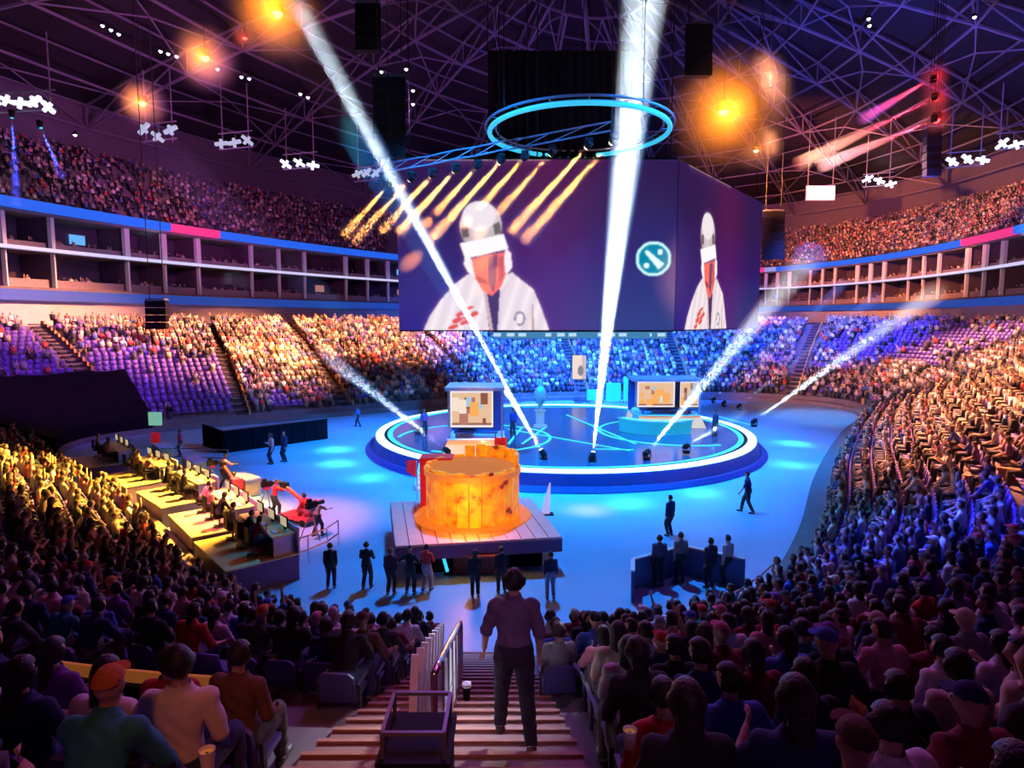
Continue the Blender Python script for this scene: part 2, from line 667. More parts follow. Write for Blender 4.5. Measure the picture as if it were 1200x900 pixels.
for i, r in enumerate(RHOS[1:]):
    mb = MB()
    for k in range(NR):
        t0, t1 = 2 * PI * k / NR, 2 * PI * (k + 1) / NR
        a, b = roofp(r, t0), roofp(r, t1)
        if outside_view(a, a.z, 300) and outside_view(b, b.z, 300):
            continue
        pipe(mb, a, b, .24)
        pipe(mb, roofp(r, t0, 3), roofp(r, t1, 3), .2)
        if i < 7:
            r2 = RHOS[i + 2]
            q = roofp((r + r2) / 2, t0 + PI / NR, 1.5)
            for p in ((a, b, roofp(r2, t0), roofp(r2, t1)) if (i + k) % 2 else ()):
                pipe(mb, p, q, .15)
    mb.build('ring_truss', TRUSS, ceil)

# ------------------------------------------------------------------ people: one continuous body, clothes and hair as children
V = Vector


def capsule(mb, a, b, ra, rb, n=10, flat=1.0, side=None):
    """a tapering limb with round ends; flat < 1 thins it across 'side'"""
    a, b = V(a), V(b)
    d = (b - a).normalized()
    up = V(side) if side is not None else (V((0, 0, 1)) if abs(d.z) < .9 else V((0, 1, 0)))
    x = d.cross(up).normalized()
    y = d.cross(x).normalized()
    rings = []
    for t in (-90, -60, -30, 0):
        q = math.radians(t)
        rings.append((a + d * ra * math.sin(q), ra * math.cos(q) + 1e-4))
    for t in (0, 30, 60, 90):
        q = math.radians(t)
        rings.append((b + d * rb * math.sin(q), rb * math.cos(q) + 1e-4))
    vs = [c + (x * math.cos(2 * PI * k / n) + y * math.sin(2 * PI * k / n) * flat) * r for c, r in rings for k in range(n)]
    m = len(rings)
    fs = [(i * n + k, (i + 1) * n + k, (i + 1) * n + (k + 1) % n, i * n + (k + 1) % n) for i in range(m - 1) for k in range(n)]
    fs.append(tuple(range(n)))
    fs.append(tuple((m - 1) * n + k for k in range(n))[::-1])
    mb.add(vs, fs)


def joints(pose):
    """pose is a dict; returns joint positions of a figure that faces +Y with its feet at z = 0"""
    J = {}
    kind = pose.get('kind', 'sit')
    lean = math.radians(pose.get('lean', 8))       # forwards positive
    side = math.radians(pose.get('side', 0))
    tw = math.radians(pose.get('twist', 0))
    if kind == 'sit':
        P = V((0, 0, .56))
    else:
        P = V((0, 0, .93))
    up = V((math.sin(side), math.sin(lean) * math.cos(side), math.cos(lean) * math.cos(side))).normalized()
    X = V((math.cos(tw), math.sin(tw), 0))
    X = (X - up * X.dot(up)).normalized()
    Y = up.cross(X)
    J['P'], J['up'], J['X'], J['Y'] = P, up, X, Y
    J['N'] = P + up * .56
    hy = math.radians(pose.get('head', 0)) + tw
    hp = math.radians(pose.get('nod', 0))
    HX = V((math.cos(hy), math.sin(hy), 0))
    HY = V((-math.sin(hy) * math.cos(hp), math.cos(hy) * math.cos(hp), -math.sin(hp)))
    HZ = HX.cross(HY)
    J['HX'], J['HY'], J['HZ'] = HX, HY, HZ
    J['H'] = J['N'] + up * .052 + HZ * .10 + HY * .02
    for sgn, nm in ((-1, 'l'), (1, 'r')):
        sh = P + up * .475 + X * .175 * sgn
        J['sh' + nm] = sh
        el, wr = pose['arms'][0 if sgn < 0 else 1]
        el = V((el[0] * sgn, el[1], el[2])).normalized() * .28
        wr = V((wr[0] * sgn, wr[1], wr[2])).normalized() * .25
        Q = lambda v: X * v.x + Y * v.y + V((0, 0, 1)) * v.z
        J['el' + nm] = sh + Q(el)
        J['wr' + nm] = J['el' + nm] + Q(wr)
        J['hd' + nm] = (J['wr' + nm] - J['el' + nm]).normalized()
        hip = P + X * .09 * sgn - up * .02
        J['hp' + nm] = hip
        if kind == 'sit':
            kx = pose.get('knees', .13)
            J['kn' + nm] = V((kx * sgn, .43, .56))
            J['an' + nm] = V((kx * sgn, .46 + pose.get('feet', 0), .09))
            J['to' + nm] = J['an' + nm] + V((0, .15, -.04))
        else:
            lg = pose.get('legs', ((0, 0), (0, 0)))[0 if sgn < 0 else 1]   # foot forward offset, sideways
            fwd, wide = lg
            an = V(((.10 + wide) * sgn, fwd, .085 + pose.get('lift', (0, 0))[0 if sgn < 0 else 1]))
            mid = (hip + an) / 2
            L = (an - hip).length
            bend = math.sqrt(max(.0, .435 ** 2 - (L / 2) ** 2)) if L < .87 else 0.01
            J['kn' + nm] = mid + V((0, bend + .015, .02))
            J['an' + nm] = an
            J['to' + nm] = an + V((.02 * sgn, .15, -.045))
    return J


def raw_body(J, slim=1.0):
    mb = MB()
    P, up, X, Y = J['P'], J['up'], J['X'], J['Y']
    prof = [(-.09, .09, .08), (-.05, .150, .115), (.03, .165, .12), (.12, .148, .108), (.22, .135, .098), (.33, .150, .108), (.42, .165, .108), (.48, .150, .09), (.53, .085, .065), (.57, .055, .055), (.66, .053, .055)]
    n = 14
    vs = []
    for t, rx, ry in prof:
        for k in range(n):
            a = 2 * PI * k / n
            vs.append(P + up * t + X * math.cos(a) * rx * slim + Y * math.sin(a) * ry * slim)
    m = len(prof)
    mb.add(vs, [(i * n + k, i * n + (k + 1) % n, (i + 1) * n + (k + 1) % n, (i + 1) * n + k) for i in range(m - 1) for k in range(n)] + [tuple(range(n))[::-1], tuple((m - 1) * n + k for k in range(n))])
    H, HX, HY, HZ = J['H'], J['HX'], J['HY'], J['HZ']
    n, m = 16, 12
    vs = []
    for i in range(m + 1):
        ph = PI * i / m
        for k in range(n):
            a = 2 * PI * k / n
            x, y, z = math.sin(ph) * math.cos(a), math.sin(ph) * math.sin(a), -math.cos(ph)
            rx, ry, rz = .077, .096, .118
            if z < 0:
                rx *= 1 + .28 * z * (1 if y > -.3 else .6)
                ry *= 1 + (.06 if y > 0 else .30) * z
            vs.append(H + HX * x * rx + HY * y * ry + HZ * z * rz)
    mb.add(vs, [(i * n + k, i * n + (k + 1) % n, (i + 1) * n + (k + 1) % n, (i + 1) * n + k) for i in range(m) for k in range(n)])
    capsule(mb, H + HY * .088 + HZ * .015, H + HY * .108 - HZ * .02, .011, .016, 8)
    for s in (-1, 1):
        capsule(mb, H + HX * s * .077 - HZ * .015, H + HX * s * .082 + HZ * .02, .016, .02, 8)
    for nm in 'lr':
        sh, el, wr, hd = J['sh' + nm], J['el' + nm], J['wr' + nm], J['hd' + nm]
        capsule(mb, J['P'] + J['up'] * .45 + (sh - J['P'] - J['up'] * .475) * .5, sh, .07, .062)
        capsule(mb, sh, el, .056, .043)
        capsule(mb, el, wr, .043, .028)
        capsule(mb, wr, wr + hd * .075, .03, .036, 10, .5, J['X'])
        capsule(mb, J['hp' + nm], J['kn' + nm], .088, .058)
        capsule(mb, J['kn' + nm], J['an' + nm], .056, .038)
        capsule(mb, J['an' + nm] + V((0, -.03, -.035)), J['to' + nm], .045, .036)
    return mb


def fingers(mb, J, nm, curl=.5):
    """four unequal fingers and a thumb, rooted in the palm"""
    wr, hd = J['wr' + nm], J['hd' + nm]
    s = -1 if nm == 'l' else 1
    x = hd.cross(J['X'])
    if x.length < .1:
        x = hd.cross(J['Y'])
    x.normalize()
    pal = hd.cross(x).normalized() * s       # the palm faces the body
    for k in range(4):
        L = (.036, .042, .039, .030)[k]
        b = wr + hd * .085 + x * (.026 - .0175 * k)
        m1 = b + (hd * math.cos(curl * .6) - pal * math.sin(curl * .6)) * L
        m2 = m1 + (hd * math.cos(curl * 1.5) - pal * math.sin(curl * 1.5)) * L * .8
        mb.tube([b - hd * .03, b, m1, m2], [.0085, .009, .0082, .0062], 6)
    t0 = wr + hd * .03 + x * .022
    t1 = t0 + (hd * .7 + x * .8).normalized() * .038
    mb.tube([t0, t1, t1 + (hd * .95 + x * .15 - pal * .25).normalized() * .032], [.012, .0105, .008], 6)


def np_of(me):
    n = len(me.vertices)
    v = np.empty(n * 3)
    me.vertices.foreach_get('co', v)
    nr = np.empty(n * 3)
    me.vertices.foreach_get('normal', nr)
    return v.reshape(-1, 3), nr.reshape(-1, 3), [tuple(p.vertices) for p in me.polygons]


def remesh(mb, vox, smooth=3, dec=None):
    me = bpy.data.meshes.new('tmp')
    me.from_pydata(mb.v, [], mb.f)
    o = bpy.data.objects.new('tmp', me)
    COL.objects.link(o)
    r = o.modifiers.new('r', 'REMESH')
    r.mode = 'VOXEL'
    r.voxel_size = vox
    s = o.modifiers.new('s', 'SMOOTH')
    s.iterations = smooth
    s.factor = .5
    if dec:
        d = o.modifiers.new('d', 'DECIMATE')
        d.ratio = dec
    bpy.context.view_layer.update()
    ev = o.evaluated_get(bpy.context.evaluated_depsgraph_get())
    m2 = bpy.data.meshes.new_from_object(ev)
    out = np_of(m2)
    bpy.data.objects.remove(o)
    bpy.data.meshes.remove(me)
    bpy.data.meshes.remove(m2)
    return out


def regions(v, J):
    """0 head 1 neck 2 torso 3 upper arm 4 forearm 5 hand 6 hips 7 thigh 8 shin 9 foot"""
    seg = [(J['H'], J['H'] + J['HZ'] * .01, .10, 0), (J['N'] + J['up'] * .02, J['H'] - J['HZ'] * .08, .05, 1), (J['P'] + J['up'] * .14, J['P'] + J['up'] * .47, .14, 2), (J['P'] - J['up'] * .04, J['P'] + J['up'] * .07, .15, 6)]
    for nm in 'lr':
        hd = J['wr' + nm] + J['hd' + nm] * .1
        seg += [(J['P'] + J['up'] * .45, J['sh' + nm], .06, 2), (J['sh' + nm], J['el' + nm], .05, 3), (J['el' + nm], J['wr' + nm] - J['hd' + nm] * .02, .036, 4), (J['wr' + nm] + J['hd' + nm] * .02, hd, .03, 5),
                (J['hp' + nm], J['kn' + nm], .075, 7), (J['kn' + nm], J['an' + nm] + V((0, 0, .02)), .05, 8), (J['an' + nm] + V((0, -.03, -.03)), J['to' + nm], .045, 9)]
    best = np.full(len(v), 1e9)
    lab = np.zeros(len(v), int)
    for a, b, r, l in seg:
        a, b = np.array(a), np.array(b)
        d = b - a
        t = np.clip(((v - a) @ d) / max(d @ d, 1e-9), 0, 1)
        q = np.linalg.norm(v - a - t[:, None] * d, axis=1) - r
        m = q < best
        best[m] = q[m]
        lab[m] = l
    return lab


def shell(v, nr, fs, keep, off, name, m, noise=.0):
    fk = [f for f in fs if all(keep[i] for i in f)]
    used = sorted({i for f in fk for i in f})
    mp = {o: k for k, o in enumerate(used)}
    w_ = v[used] + nr[used] * off
    if noise:
        w_ = w_ + nr[used] * (noise * (np.sin(v[used, 2] * 29 + v[used, 0] * 41 + 2.5 * np.sin(v[used, 1] * 23 + v[used, 2] * 9)) * .5 + .5))[:, None]
    me = bpy.data.meshes.new(name)
    me.from_pydata([tuple(p) for p in w_], [], [tuple(mp[i] for i in f) for f in fk])
    me.materials.append(m)
    me.polygons.foreach_set('use_smooth', [True] * len(me.polygons))
    return me


def make_human(pose, vox=.018, hair='short', long_sleeve=False, slim=1.0, shorts=False):
    J = joints(pose)
    v, nr, fs = remesh(raw_body(J, slim), vox, 2)
    lab = regions(v, J)
    H, HX, HY, HZ = [np.array(J[k]) for k in ('H', 'HX', 'HY', 'HZ')]
    q = v - H
    hx, hy, hz = q @ HX, q @ HY, q @ HZ
    mb = MB()
    mb.v = [tuple(p) for p in v]
    mb.f = list(fs)
    eye = ((np.abs(np.abs(hx) - .032) < .013) & (np.abs(hz - .012) < .009) & (hy > .05))
    mb.m = [1 if sum(eye[i] for i in f) >= 2 else 0 for f in fs]
    fingers(mb, J, 'l', pose.get('curl', .5))
    fingers(mb, J, 'r', pose.get('curl', .5))
    body = bpy.data.meshes.new('person')
    body.from_pydata(mb.v, [], mb.f)
    body.materials.append(SKIN)
    body.materials.append(EYEM)
    body.polygons.foreach_set('material_index', (mb.m + [0] * len(mb.f))[:len(mb.f)])
    body.polygons.foreach_set('use_smooth', [True] * len(body.polygons))
    up = np.array(J['up'])
    tz = (v - np.array(J['P'])) @ up
    sh_l = {2, 3, 4} if long_sleeve else {2, 3}
    shirt = np.isin(lab, list(sh_l)) | ((lab == 6) & (tz > -.06)) | ((lab == 1) & (tz < .55))
    tro = np.isin(lab, [6, 7] if shorts else [6, 7, 8])
    foot = lab == 9
    head = (lab == 0)
    if hair == 'cap':
        hk = head & (hz > .035)
    elif hair == 'long':
        hk = head & ((hz > .055) | (hy < .03))
    else:
        hk = head & ((hz > .062) | ((hy < .01) & (hz > -.055)))
    parts = [('shirt', shell(v, nr, fs, shirt, .016, 'shirt', CLOTH, .010)), ('trousers', shell(v, nr, fs, tro, .022, 'trousers', CLOTH, .010)), ('shoes', shell(v, nr, fs, foot, .008, 'shoes', SHOE))]
    hm = shell(v, nr, fs, hk, .022 if hair != 'cap' else .016, 'hair', HAIRM if hair != 'cap' else CLOTH)
    if hair == 'long':
        b = MB()
        b.v = [tuple(p.co) for p in hm.vertices]
        b.f = [tuple(p.vertices) for p in hm.polygons]
        rr = []
        for t in range(6):
            c = J['H'] - J['HY'] * (.055 + .012 * t) - V((0, 0, .06 * t - .02))
            rr.append((c, .082 - .006 * t, .045 - .003 * t))
        nn = 12
        b.add([c + J['HX'] * math.cos(2 * PI * k / nn) * rx + J['HY'] * math.sin(2 * PI * k / nn) * ry for c, rx, ry in rr for k in range(nn)],
              [(i * nn + k, (i + 1) * nn + k, (i + 1) * nn + (k + 1) % nn, i * nn + (k + 1) % nn) for i in range(5) for k in range(nn)] + [tuple(5 * nn + k for k in range(nn))])
        hm2 = bpy.data.meshes.new('hair')
        hm2.from_pydata(b.v, [], b.f)
        hm2.materials.append(HAIRM)
        hm2.polygons.foreach_set('use_smooth', [True] * len(hm2.polygons))
        hm = hm2
    if hair == 'cap':
        b = MB()
        b.v = [tuple(p.co) for p in hm.vertices]
        b.f = [tuple(p.vertices) for p in hm.polygons]
        Hc = J['H'] + J['HZ'] * .045
        b.add([Hc + J['HX'] * (.075 * math.cos(t)) + J['HY'] * (.085 + .075 * math.sin(t)) for t in np.linspace(0, PI, 9)] + [Hc + J['HX'] * .075 * math.cos(t) + J['HY'] * (.085 + .075 * math.sin(t)) + J['HZ'] * .008 for t in np.linspace(0, PI, 9)],
              [tuple(range(9)), tuple(range(17, 8, -1))] + [(k, k + 9, k + 10, k + 1) for k in range(8)])
        hm2 = bpy.data.meshes.new('cap')
        hm2.from_pydata(b.v, [], b.f)
        hm2.materials.append(CLOTH)
        hm = hm2
    parts.append(('cap' if hair == 'cap' else 'hair', hm))
    return body, parts, J


def put_person(tpl, loc, rz, label, shirt, trousers, cap=None, group=None, scale=1.0, only=None):
    body, parts, J = tpl
    o = link('person', body, None, loc, rz)
    o.scale = (scale, scale, scale)
    tag(o, label, 'person', group)
    for nm, me in parts:
        if only and nm not in only:
            continue
        c = link(nm, me, o)
        c.color = (*(shirt if nm == 'shirt' else trousers if nm == 'trousers' else (cap or (.1, .1, .12))), 1)
    return o


# seated poses: (elbow direction, wrist direction) for the left and the right arm, x outwards
LAP = ((.25, .1, -1), (-.35, .9, -.35))
KNEE = ((.3, .75, -.8), (-.2, .8, -.3))
PHONE = ((.35, .45, -.8), (-.5, .8, .45))
UP = ((.5, .2, .9), (-.2, .15, 1))
REST = ((.55, -.05, -.85), (.1, 1, -.1))
CHIN = ((.2, .6, -.7), (-.35, .25, .9))
FOLD = ((.25, .35, -.9), (-1, .35, .1))
SEATED = [
    ('with hands in the lap', dict(arms=(LAP, LAP), lean=4, nod=4)),
    ('leaning forward on the knees', dict(arms=(KNEE, KNEE), lean=32, nod=-8, knees=.2)),
    ('holding up a phone', dict(arms=(PHONE, PHONE), lean=2, nod=6)),
    ('with one arm raised', dict(arms=(LAP, UP), lean=4, nod=-8)),
    ('turned to a neighbour', dict(arms=(REST, LAP), lean=6, twist=18, head=35)),
    ('resting chin on one hand', dict(arms=(LAP, CHIN), lean=20, nod=4)),
    ('with folded arms', dict(arms=(FOLD, FOLD), lean=-4)),
    ('looking to the left', dict(arms=(REST, REST), lean=8, head=30)),
    ('looking to the right', dict(arms=(LAP, REST), lean=10, head=-32, side=4)),
    ('slumped low in the seat', dict(arms=(LAP, REST), lean=-10, nod=10, side=-4)),
]
HAIRS = ['short', 'short', 'long', 'cap', 'short', 'long', 'short', 'short', 'long', 'short']
TPL = []
for k, (txt, ps) in enumerate(SEATED):
    TPL.append((txt, HAIRS[k], make_human(ps, .02, HAIRS[k], long_sleeve=(k % 3 == 1))))
# a second hair for the common poses
for k, h in ((0, 'long'), (1, 'cap'), (6, 'long'), (7, 'cap')):
    TPL.append((SEATED[k][0], h, make_human(SEATED[k][1], .02, h, long_sleeve=True)))

PALETTE = [('black', (.02, .02, .025)), ('white', (.75, .72, .72)), ('maroon', (.22, .02, .04)), ('navy', (.02, .03, .12)), ('grey', (.22, .22, .24)), ('red', (.55, .03, .03)), ('blue', (.05, .12, .5)),
           ('purple', (.22, .06, .32)), ('cream', (.62, .52, .38)), ('brown', (.16, .08, .05)), ('teal', (.03, .25, .28)), ('pink', (.65, .25, .32)), ('charcoal', (.06, .06, .07)), ('orange', (.6, .2, .04))]


# ------------------------------------------------------------------ where people sit
def row_points(i, pitch=.56):
    d = i * ROWD + .60
    C = INNER + NRM * d
    L = np.r_[0, np.cumsum(np.linalg.norm(np.diff(np.vstack([C, C[:1]]), axis=0), axis=1))]
    n = int(L[-1] / pitch)
    s = (np.arange(n) + .5) * L[-1] / n
    fi = np.interp(s, L, np.arange(NS + 1))
    return fi, L[-1] / NS


AISLES = [s_near(*p) for p in [(-29.5, 48.5), (-22.5, 53.2), (-15, 58.7), (-3, 67), (8, 70.8), (20, 70.5), (30, 68), (33, 62), (27, 51), (19.5, 39), (11.0, 26), (-28, 39), (-19, 30)]]
AISLES_S = AISLES
TS0, TS1 = s_near(-30.5, 40.0), s_near(-29, 49.6)
EMPTY = []          # (s range, row range) where the purple seats are empty
S1, S2, S3 = s_near(-29.5, 48.5), s_near(-22.5, 53.2), s_near(-15, 58.7)


def between(f, a, b):
    a, b = (a, b) if a < b else (b, a)
    return a <= f <= b


def pos(fi, d):
    k = int(fi) % NS
    t = fi - int(fi)
    k2 = (k + 1) % NS
    p = INNER[k] * (1 - t) + INNER[k2] * t
    nn = NRM[k] * (1 - t) + NRM[k2] * t
    return p + nn * d, nn


def dist_out(x, y):
    k = s_near(x, y)
    for _ in range(4):                # foot of the normal through the point
        d = float(np.dot(np.array((x, y)) - INNER[k], NRM[k]))
        e = (np.array((x, y)) - INNER[k] - NRM[k] * d) @ TAN[k]
        k = int(round(k + e * .5)) % NS
    return k, d


KB, DB = dist_out(-4.1, 6.6)
RB = int(round(DB / ROWD))
BOARD = [pos((KB + q) % NS, RB * ROWD + .02)[0] for q in range(-40, 40)]
BOARD = [p for p in BOARD if -5.6 < p[0] < -2.6]
BOARD.sort(key=lambda p: p[0])
EA, EB = tuple(BOARD[0]), tuple(BOARD[-1])


def EMPTYROW(p):
    # the short empty stretch of row left of the stairs
    a, b = np.array(EA), np.array(EB)
    d = b - a
    t = np.clip(np.dot(np.array(p) - a, d) / (d @ d), 0, 1)
    return np.linalg.norm(np.array(p) - a - d * t) < 1.5


seats = []
for i in range(1, NROW + 1):
    fis, sp = row_points(i)
    for jn, fi in enumerate(fis):
        p, nn = pos(fi, i * ROWD + .60)
        if p[1] < -.3 or outside_view(p, zrow(i), 260):
            continue
        if p[1] < 22 and abs(p[0] + .66) < np.interp(p[1], [0, 6, 12, 22], [1.55, 1.4, 1.1, .95]):
            continue
        if any(abs((fi - a + NS / 2) % NS - NS / 2) * sp < .75 for a in AISLES):
            continue
        if EMPTYROW(p):
            continue
        # distance in the camera's way
        if math.hypot(p[0], p[1]) < 2.5:
            continue
        tarp = between(fi, TS0, TS1) and i < 9
        occ = 1.0
        emp = .04
        if between(fi, S1, S2):
            emp = .96 if i < 8 + 7 * random.random() + 8 * max(0, (fi - S1) / (S2 - S1) * -.9 + .55) else .12
        elif between(fi, TS0, S1):
            emp = .8 if i < 20 else .25
        elif between(fi, S2, S3):
            emp = .5 if i < 4 else .06
        elif p[0] > 25 and 62 < p[1] < 78 and 8 < i < 22 and p[0] > 38:
            emp = .85
        elif p[0] > 6 and p[1] < 30 and 3 < i < 9 and p[0] > 12:
            emp = .45
        elif p[1] > 66:
            emp = .18
        elif p[0] > 9:
            emp = .07
        seats.append((i, fi, jn, p, nn, tarp, random.random() > emp, sp))

near = sorted(seats, key=lambda s: s[3][0] ** 2 + s[3][1] ** 2)


def inframe(p, z, m=0):
    q = proj((p[0], p[1], z))
    return q is not None and -m < q[0] < 1200 + m and -20 - m < q[1] < 930 + m


ind, rest = [], []
for s in near:
    i, fi, jn, p, nn, tarp, occ, sp = s
    z = zrow(i)
    if tarp:
        continue
    if occ and inframe(p, z + 1.15, 15) and len(ind) < 276 and p[1] > 1.2:
        ind.append(s)
    else:
        rest.append(s)

# individual spectators
RAILX = -.62
taken = {}
for s in sorted(ind, key=lambda s: (s[0], s[3][0])):
    taken.setdefault((s[0], s[3][0] > RAILX), []).append(s)
seat_ind = []
WHERE = {}
for (row, right), L in taken.items():
    L.sort(key=lambda s: abs(s[3][0] - RAILX))
    for n_, s in enumerate(L):
        WHERE[id(s)] = (row, right, n_ + 1)
rowmax = max(s[0] for s in ind)
for s in ind:
    i, fi, jn, p, nn, tarp, occ, sp = s
    row, right, n_ = WHERE[id(s)]
    txt, hair, tpl = random.choice(TPL)
    if txt == 'with one arm raised' and random.random() < .6:
        txt, hair, tpl = TPL[0]
    cn, cc = random.choice(PALETTE[:13] if random.random() < .6 else [PALETTE[0], PALETTE[12], PALETTE[3], PALETTE[2], PALETTE[1]])
    tc = random.choice([(.02, .025, .06), (.02, .02, .02), (.10, .09, .08), (.04, .06, .14)])
    rz = math.atan2(-nn[1], -nn[0]) - PI / 2 + random.uniform(-.12, .12)
    hw = {'short': 'dark-haired', 'long': 'long-haired', 'cap': 'capped'}[hair]
    lab = '%s spectator in %s %s, %s %s of stairs, %s row up' % (hw, cn, txt, ORD[n_], 'right' if right else 'left', ORD[row])
    sc_ = random.uniform(.94, 1.05)
    put_person(tpl, (p[0] + random.uniform(-.04, .04), p[1], zrow(i)), rz, lab, cc, tc, random.choice(PALETTE)[1], 'spectators seated in the near stands', sc_, only=None)
    seat_ind.append(s)

# aisles of the far stands: dark steps, side strip with warm light put into its colour
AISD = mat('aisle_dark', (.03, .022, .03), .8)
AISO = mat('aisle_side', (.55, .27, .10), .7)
for a_ in AISLES:
    if outside_view(INNER[a_ % NS], 3, 200):
        continue
    m1, m2 = MB(), MB()
    tt = TAN[a_ % NS]
    for i in range(1, NROW + 1):
        for h in (0, 1):
            p, nn = pos(a_, i * ROWD + .225 + .45 * h)
            z = zrow(i) + (.19 * h)
            m1.box((p[0], p[1], z - .02), (.95, .45, .12), math.atan2(tt[1], tt[0]))
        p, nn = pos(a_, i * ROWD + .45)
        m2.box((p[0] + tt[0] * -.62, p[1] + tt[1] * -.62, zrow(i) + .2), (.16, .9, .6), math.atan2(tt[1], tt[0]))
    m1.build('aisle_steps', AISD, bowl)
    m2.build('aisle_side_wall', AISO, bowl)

# ------------------------------------------------------------------ seats near the camera, one by one
def seat_tree():
    root = thing('arena_seat', 'dark folding arena seat under a spectator in the dim near stands', 'seat', group='occupied seats in the near stands')
    b = MB()
    pr = [(-.235, .42), (.235, .42), (.225, .78), (.16, .84), (-.16, .84), (-.225, .78)]
    fr = [V((x, -.17 - (z - .42) * .18, z)) for x, z in pr]
    bk = [p + V((0, -.045, 0)) for p in fr]
    b.add(fr + bk, [tuple(range(6))[::-1], tuple(range(6, 12))] + [(k, (k + 1) % 6, 6 + (k + 1) % 6, 6 + k) for k in range(6)])
    b.build('backrest', SEATM, root)
    b = MB()
    b.hexa([V((-.22, -.17, .38)), V((.22, -.17, .38)), V((.23, .24, .40)), V((-.23, .24, .40))], [V((-.22, -.17, .44)), V((.22, -.17, .44)), V((.23, .25, .455)), V((-.23, .25, .455))])
    b.build('seat_pan', SEATM, root)
    for sx in (-1, 1):
        b = MB()
        b.bar((sx * .262, -.2, .64), (sx * .262, .16, .63), .04, .035)
        b.bar((sx * .262, -.16, .02), (sx * .262, -.16, .64), .035, .06)
        b.build('armrest', SEATD, root)
    return root


proto_seat = seat_tree()
seat_used = False
for s in seat_ind:
    i, fi, jn, p, nn, tarp, occ, sp = s
    o = proto_seat if not seat_used else copy_tree(proto_seat)
    seat_used = True
    row, right, n_ = WHERE[id(s)]
    o['label'] = 'dark folding seat under a spectator, %s %s of stairs, %s row up' % (ORD[n_], 'right' if right else 'left', ORD[row])
    o.location = (p[0], p[1], zrow(i))
    o.rotation_euler = (0, 0, math.atan2(-nn[1], -nn[0]) - PI / 2)


# ------------------------------------------------------------------ everyone else: real little figures in one mesh
class Merge:
    def __init__(s):
        s.V, s.F, s.C, s.n = [], [], [], 0

    def put(s, v, f, c, loc, rz, sc=1.0):
        ca, sa = math.cos(rz), math.sin(rz)
        R = np.array([[ca, sa, 0], [-sa, ca, 0], [0, 0, 1]])
        s.V.append((v * sc) @ R + np.array(loc))
        s.F.append(f + s.n)
        s.C.append(c)
        s.n += len(v)

    def build(s, name, m, parent=None):
        v = np.vstack(s.V)
        f = np.vstack(s.F)
        c = np.vstack(s.C)
        me = bpy.data.meshes.new(name)
        me.vertices.add(len(v))
        me.vertices.foreach_set('co', v.astype(np.float32).ravel())
        me.loops.add(f.size)
        me.loops.foreach_set('vertex_index', f.astype(np.int32).ravel())
        me.polygons.add(len(f))
        me.polygons.foreach_set('loop_start', np.arange(0, f.size, 3, dtype=np.int32))
        me.polygons.foreach_set('loop_total', np.full(len(f), 3, dtype=np.int32))
        at = me.attributes.new('col', 'FLOAT_COLOR', 'POINT')
        at.data.foreach_set('color', np.c_[c, np.ones(len(c))].astype(np.float32).ravel())
        me.materials.append(m)
        me.update(calc_edges=True)
        me.validate()
        return link(name, me, parent)


def tri(mb):
    v = np.array([tuple(p) for p in mb.v])
    f = []
    for q in mb.f:
        for k in range(1, len(q) - 1):
            f.append((q[0], q[k], q[k + 1]))
    return v, np.array(f)


LOW = []
for k in range(8):
    J = joints(SEATED[k][1])
    v, nr, fs = remesh(raw_body(J), .03, 1, .085)
    lab = regions(v, J)
    q = v - np.array(J['H'])
    hair_m = (lab == 0) & (((q @ np.array(J['HZ'])) > .05) | ((q @ np.array(J['HY'])) < -.0))
    lab = np.where(hair_m, 10, lab)
    g = MB()
    g.v = [tuple(p) for p in v + nr * .012]
    g.f = fs
    v2, f2 = tri(g)
    LOW.append((v2, f2, lab))


def far_tpl(arm):
    mb = MB()
    L = []
    def bx(c, s_, l, t=1.0):
        x, y, z = [k / 2 for k in s_]
        c = V(c)
        mb.hexa([c + V(q) for q in ((-x * t, -y, -z), (x * t, -y, -z), (x * t, y, -z), (-x * t, y, -z))], [c + V(q) for q in ((-x, -y, z), (x, -y, z), (x, y, z), (-x, y, z))])
        L.extend([l] * 8)
    bx((0, 0, .80), (.42, .22, .5), 2, .78)
    bx((0, .22, .55), (.36, .44, .15), 7)
    bx((0, .44, .28), (.30, .12, .5), 8)
    if arm:
        bx((.24, .06, 1.15), (.09, .09, .45), 4)
        bx((-.24, .12, .78), (.09, .25, .32), 3)
    n0 = len(mb.v)
    mb.ball((0, .03, 1.19), .115, 6, 4, (.85, .95, 1.1))
    for p in mb.v[n0:]:
        L.append(10 if p[1] < .02 or p[2] > 1.25 else 0)
    v, f = tri(mb)
    return v, f, np.array(L)


FAR = [far_tpl(False), far_tpl(True), far_tpl(False)]
PCOL = np.array([(.02, .02, .025), (.05, .03, .06), (.35, .3, .3), (.75, .72, .7), (.03, .03, .035), (.04, .04, .05), (.25, .24, .26), (.5, .06, .05), (.08, .12, .4), (.55, .42, .28), (.2, .1, .28), (.65, .32, .3), (.7, .62, .5), (.12, .11, .12)])


def person_cols(lab, sh=None):
    sh = PCOL[rng.integers(len(PCOL))] if sh is None else sh
    tr = [(.03, .035, .07), (.03, .03, .03), (.15, .13, .1)][rng.integers(3)]
    sk = np.array((.62, .38, .27)) * rng.uniform(.7, 1.1)
    T = np.array([sk, sk, sh, sh, sk, sk, tr, tr, tr, (.04, .04, .04), (.02, .015, .015)])
    return T[lab]


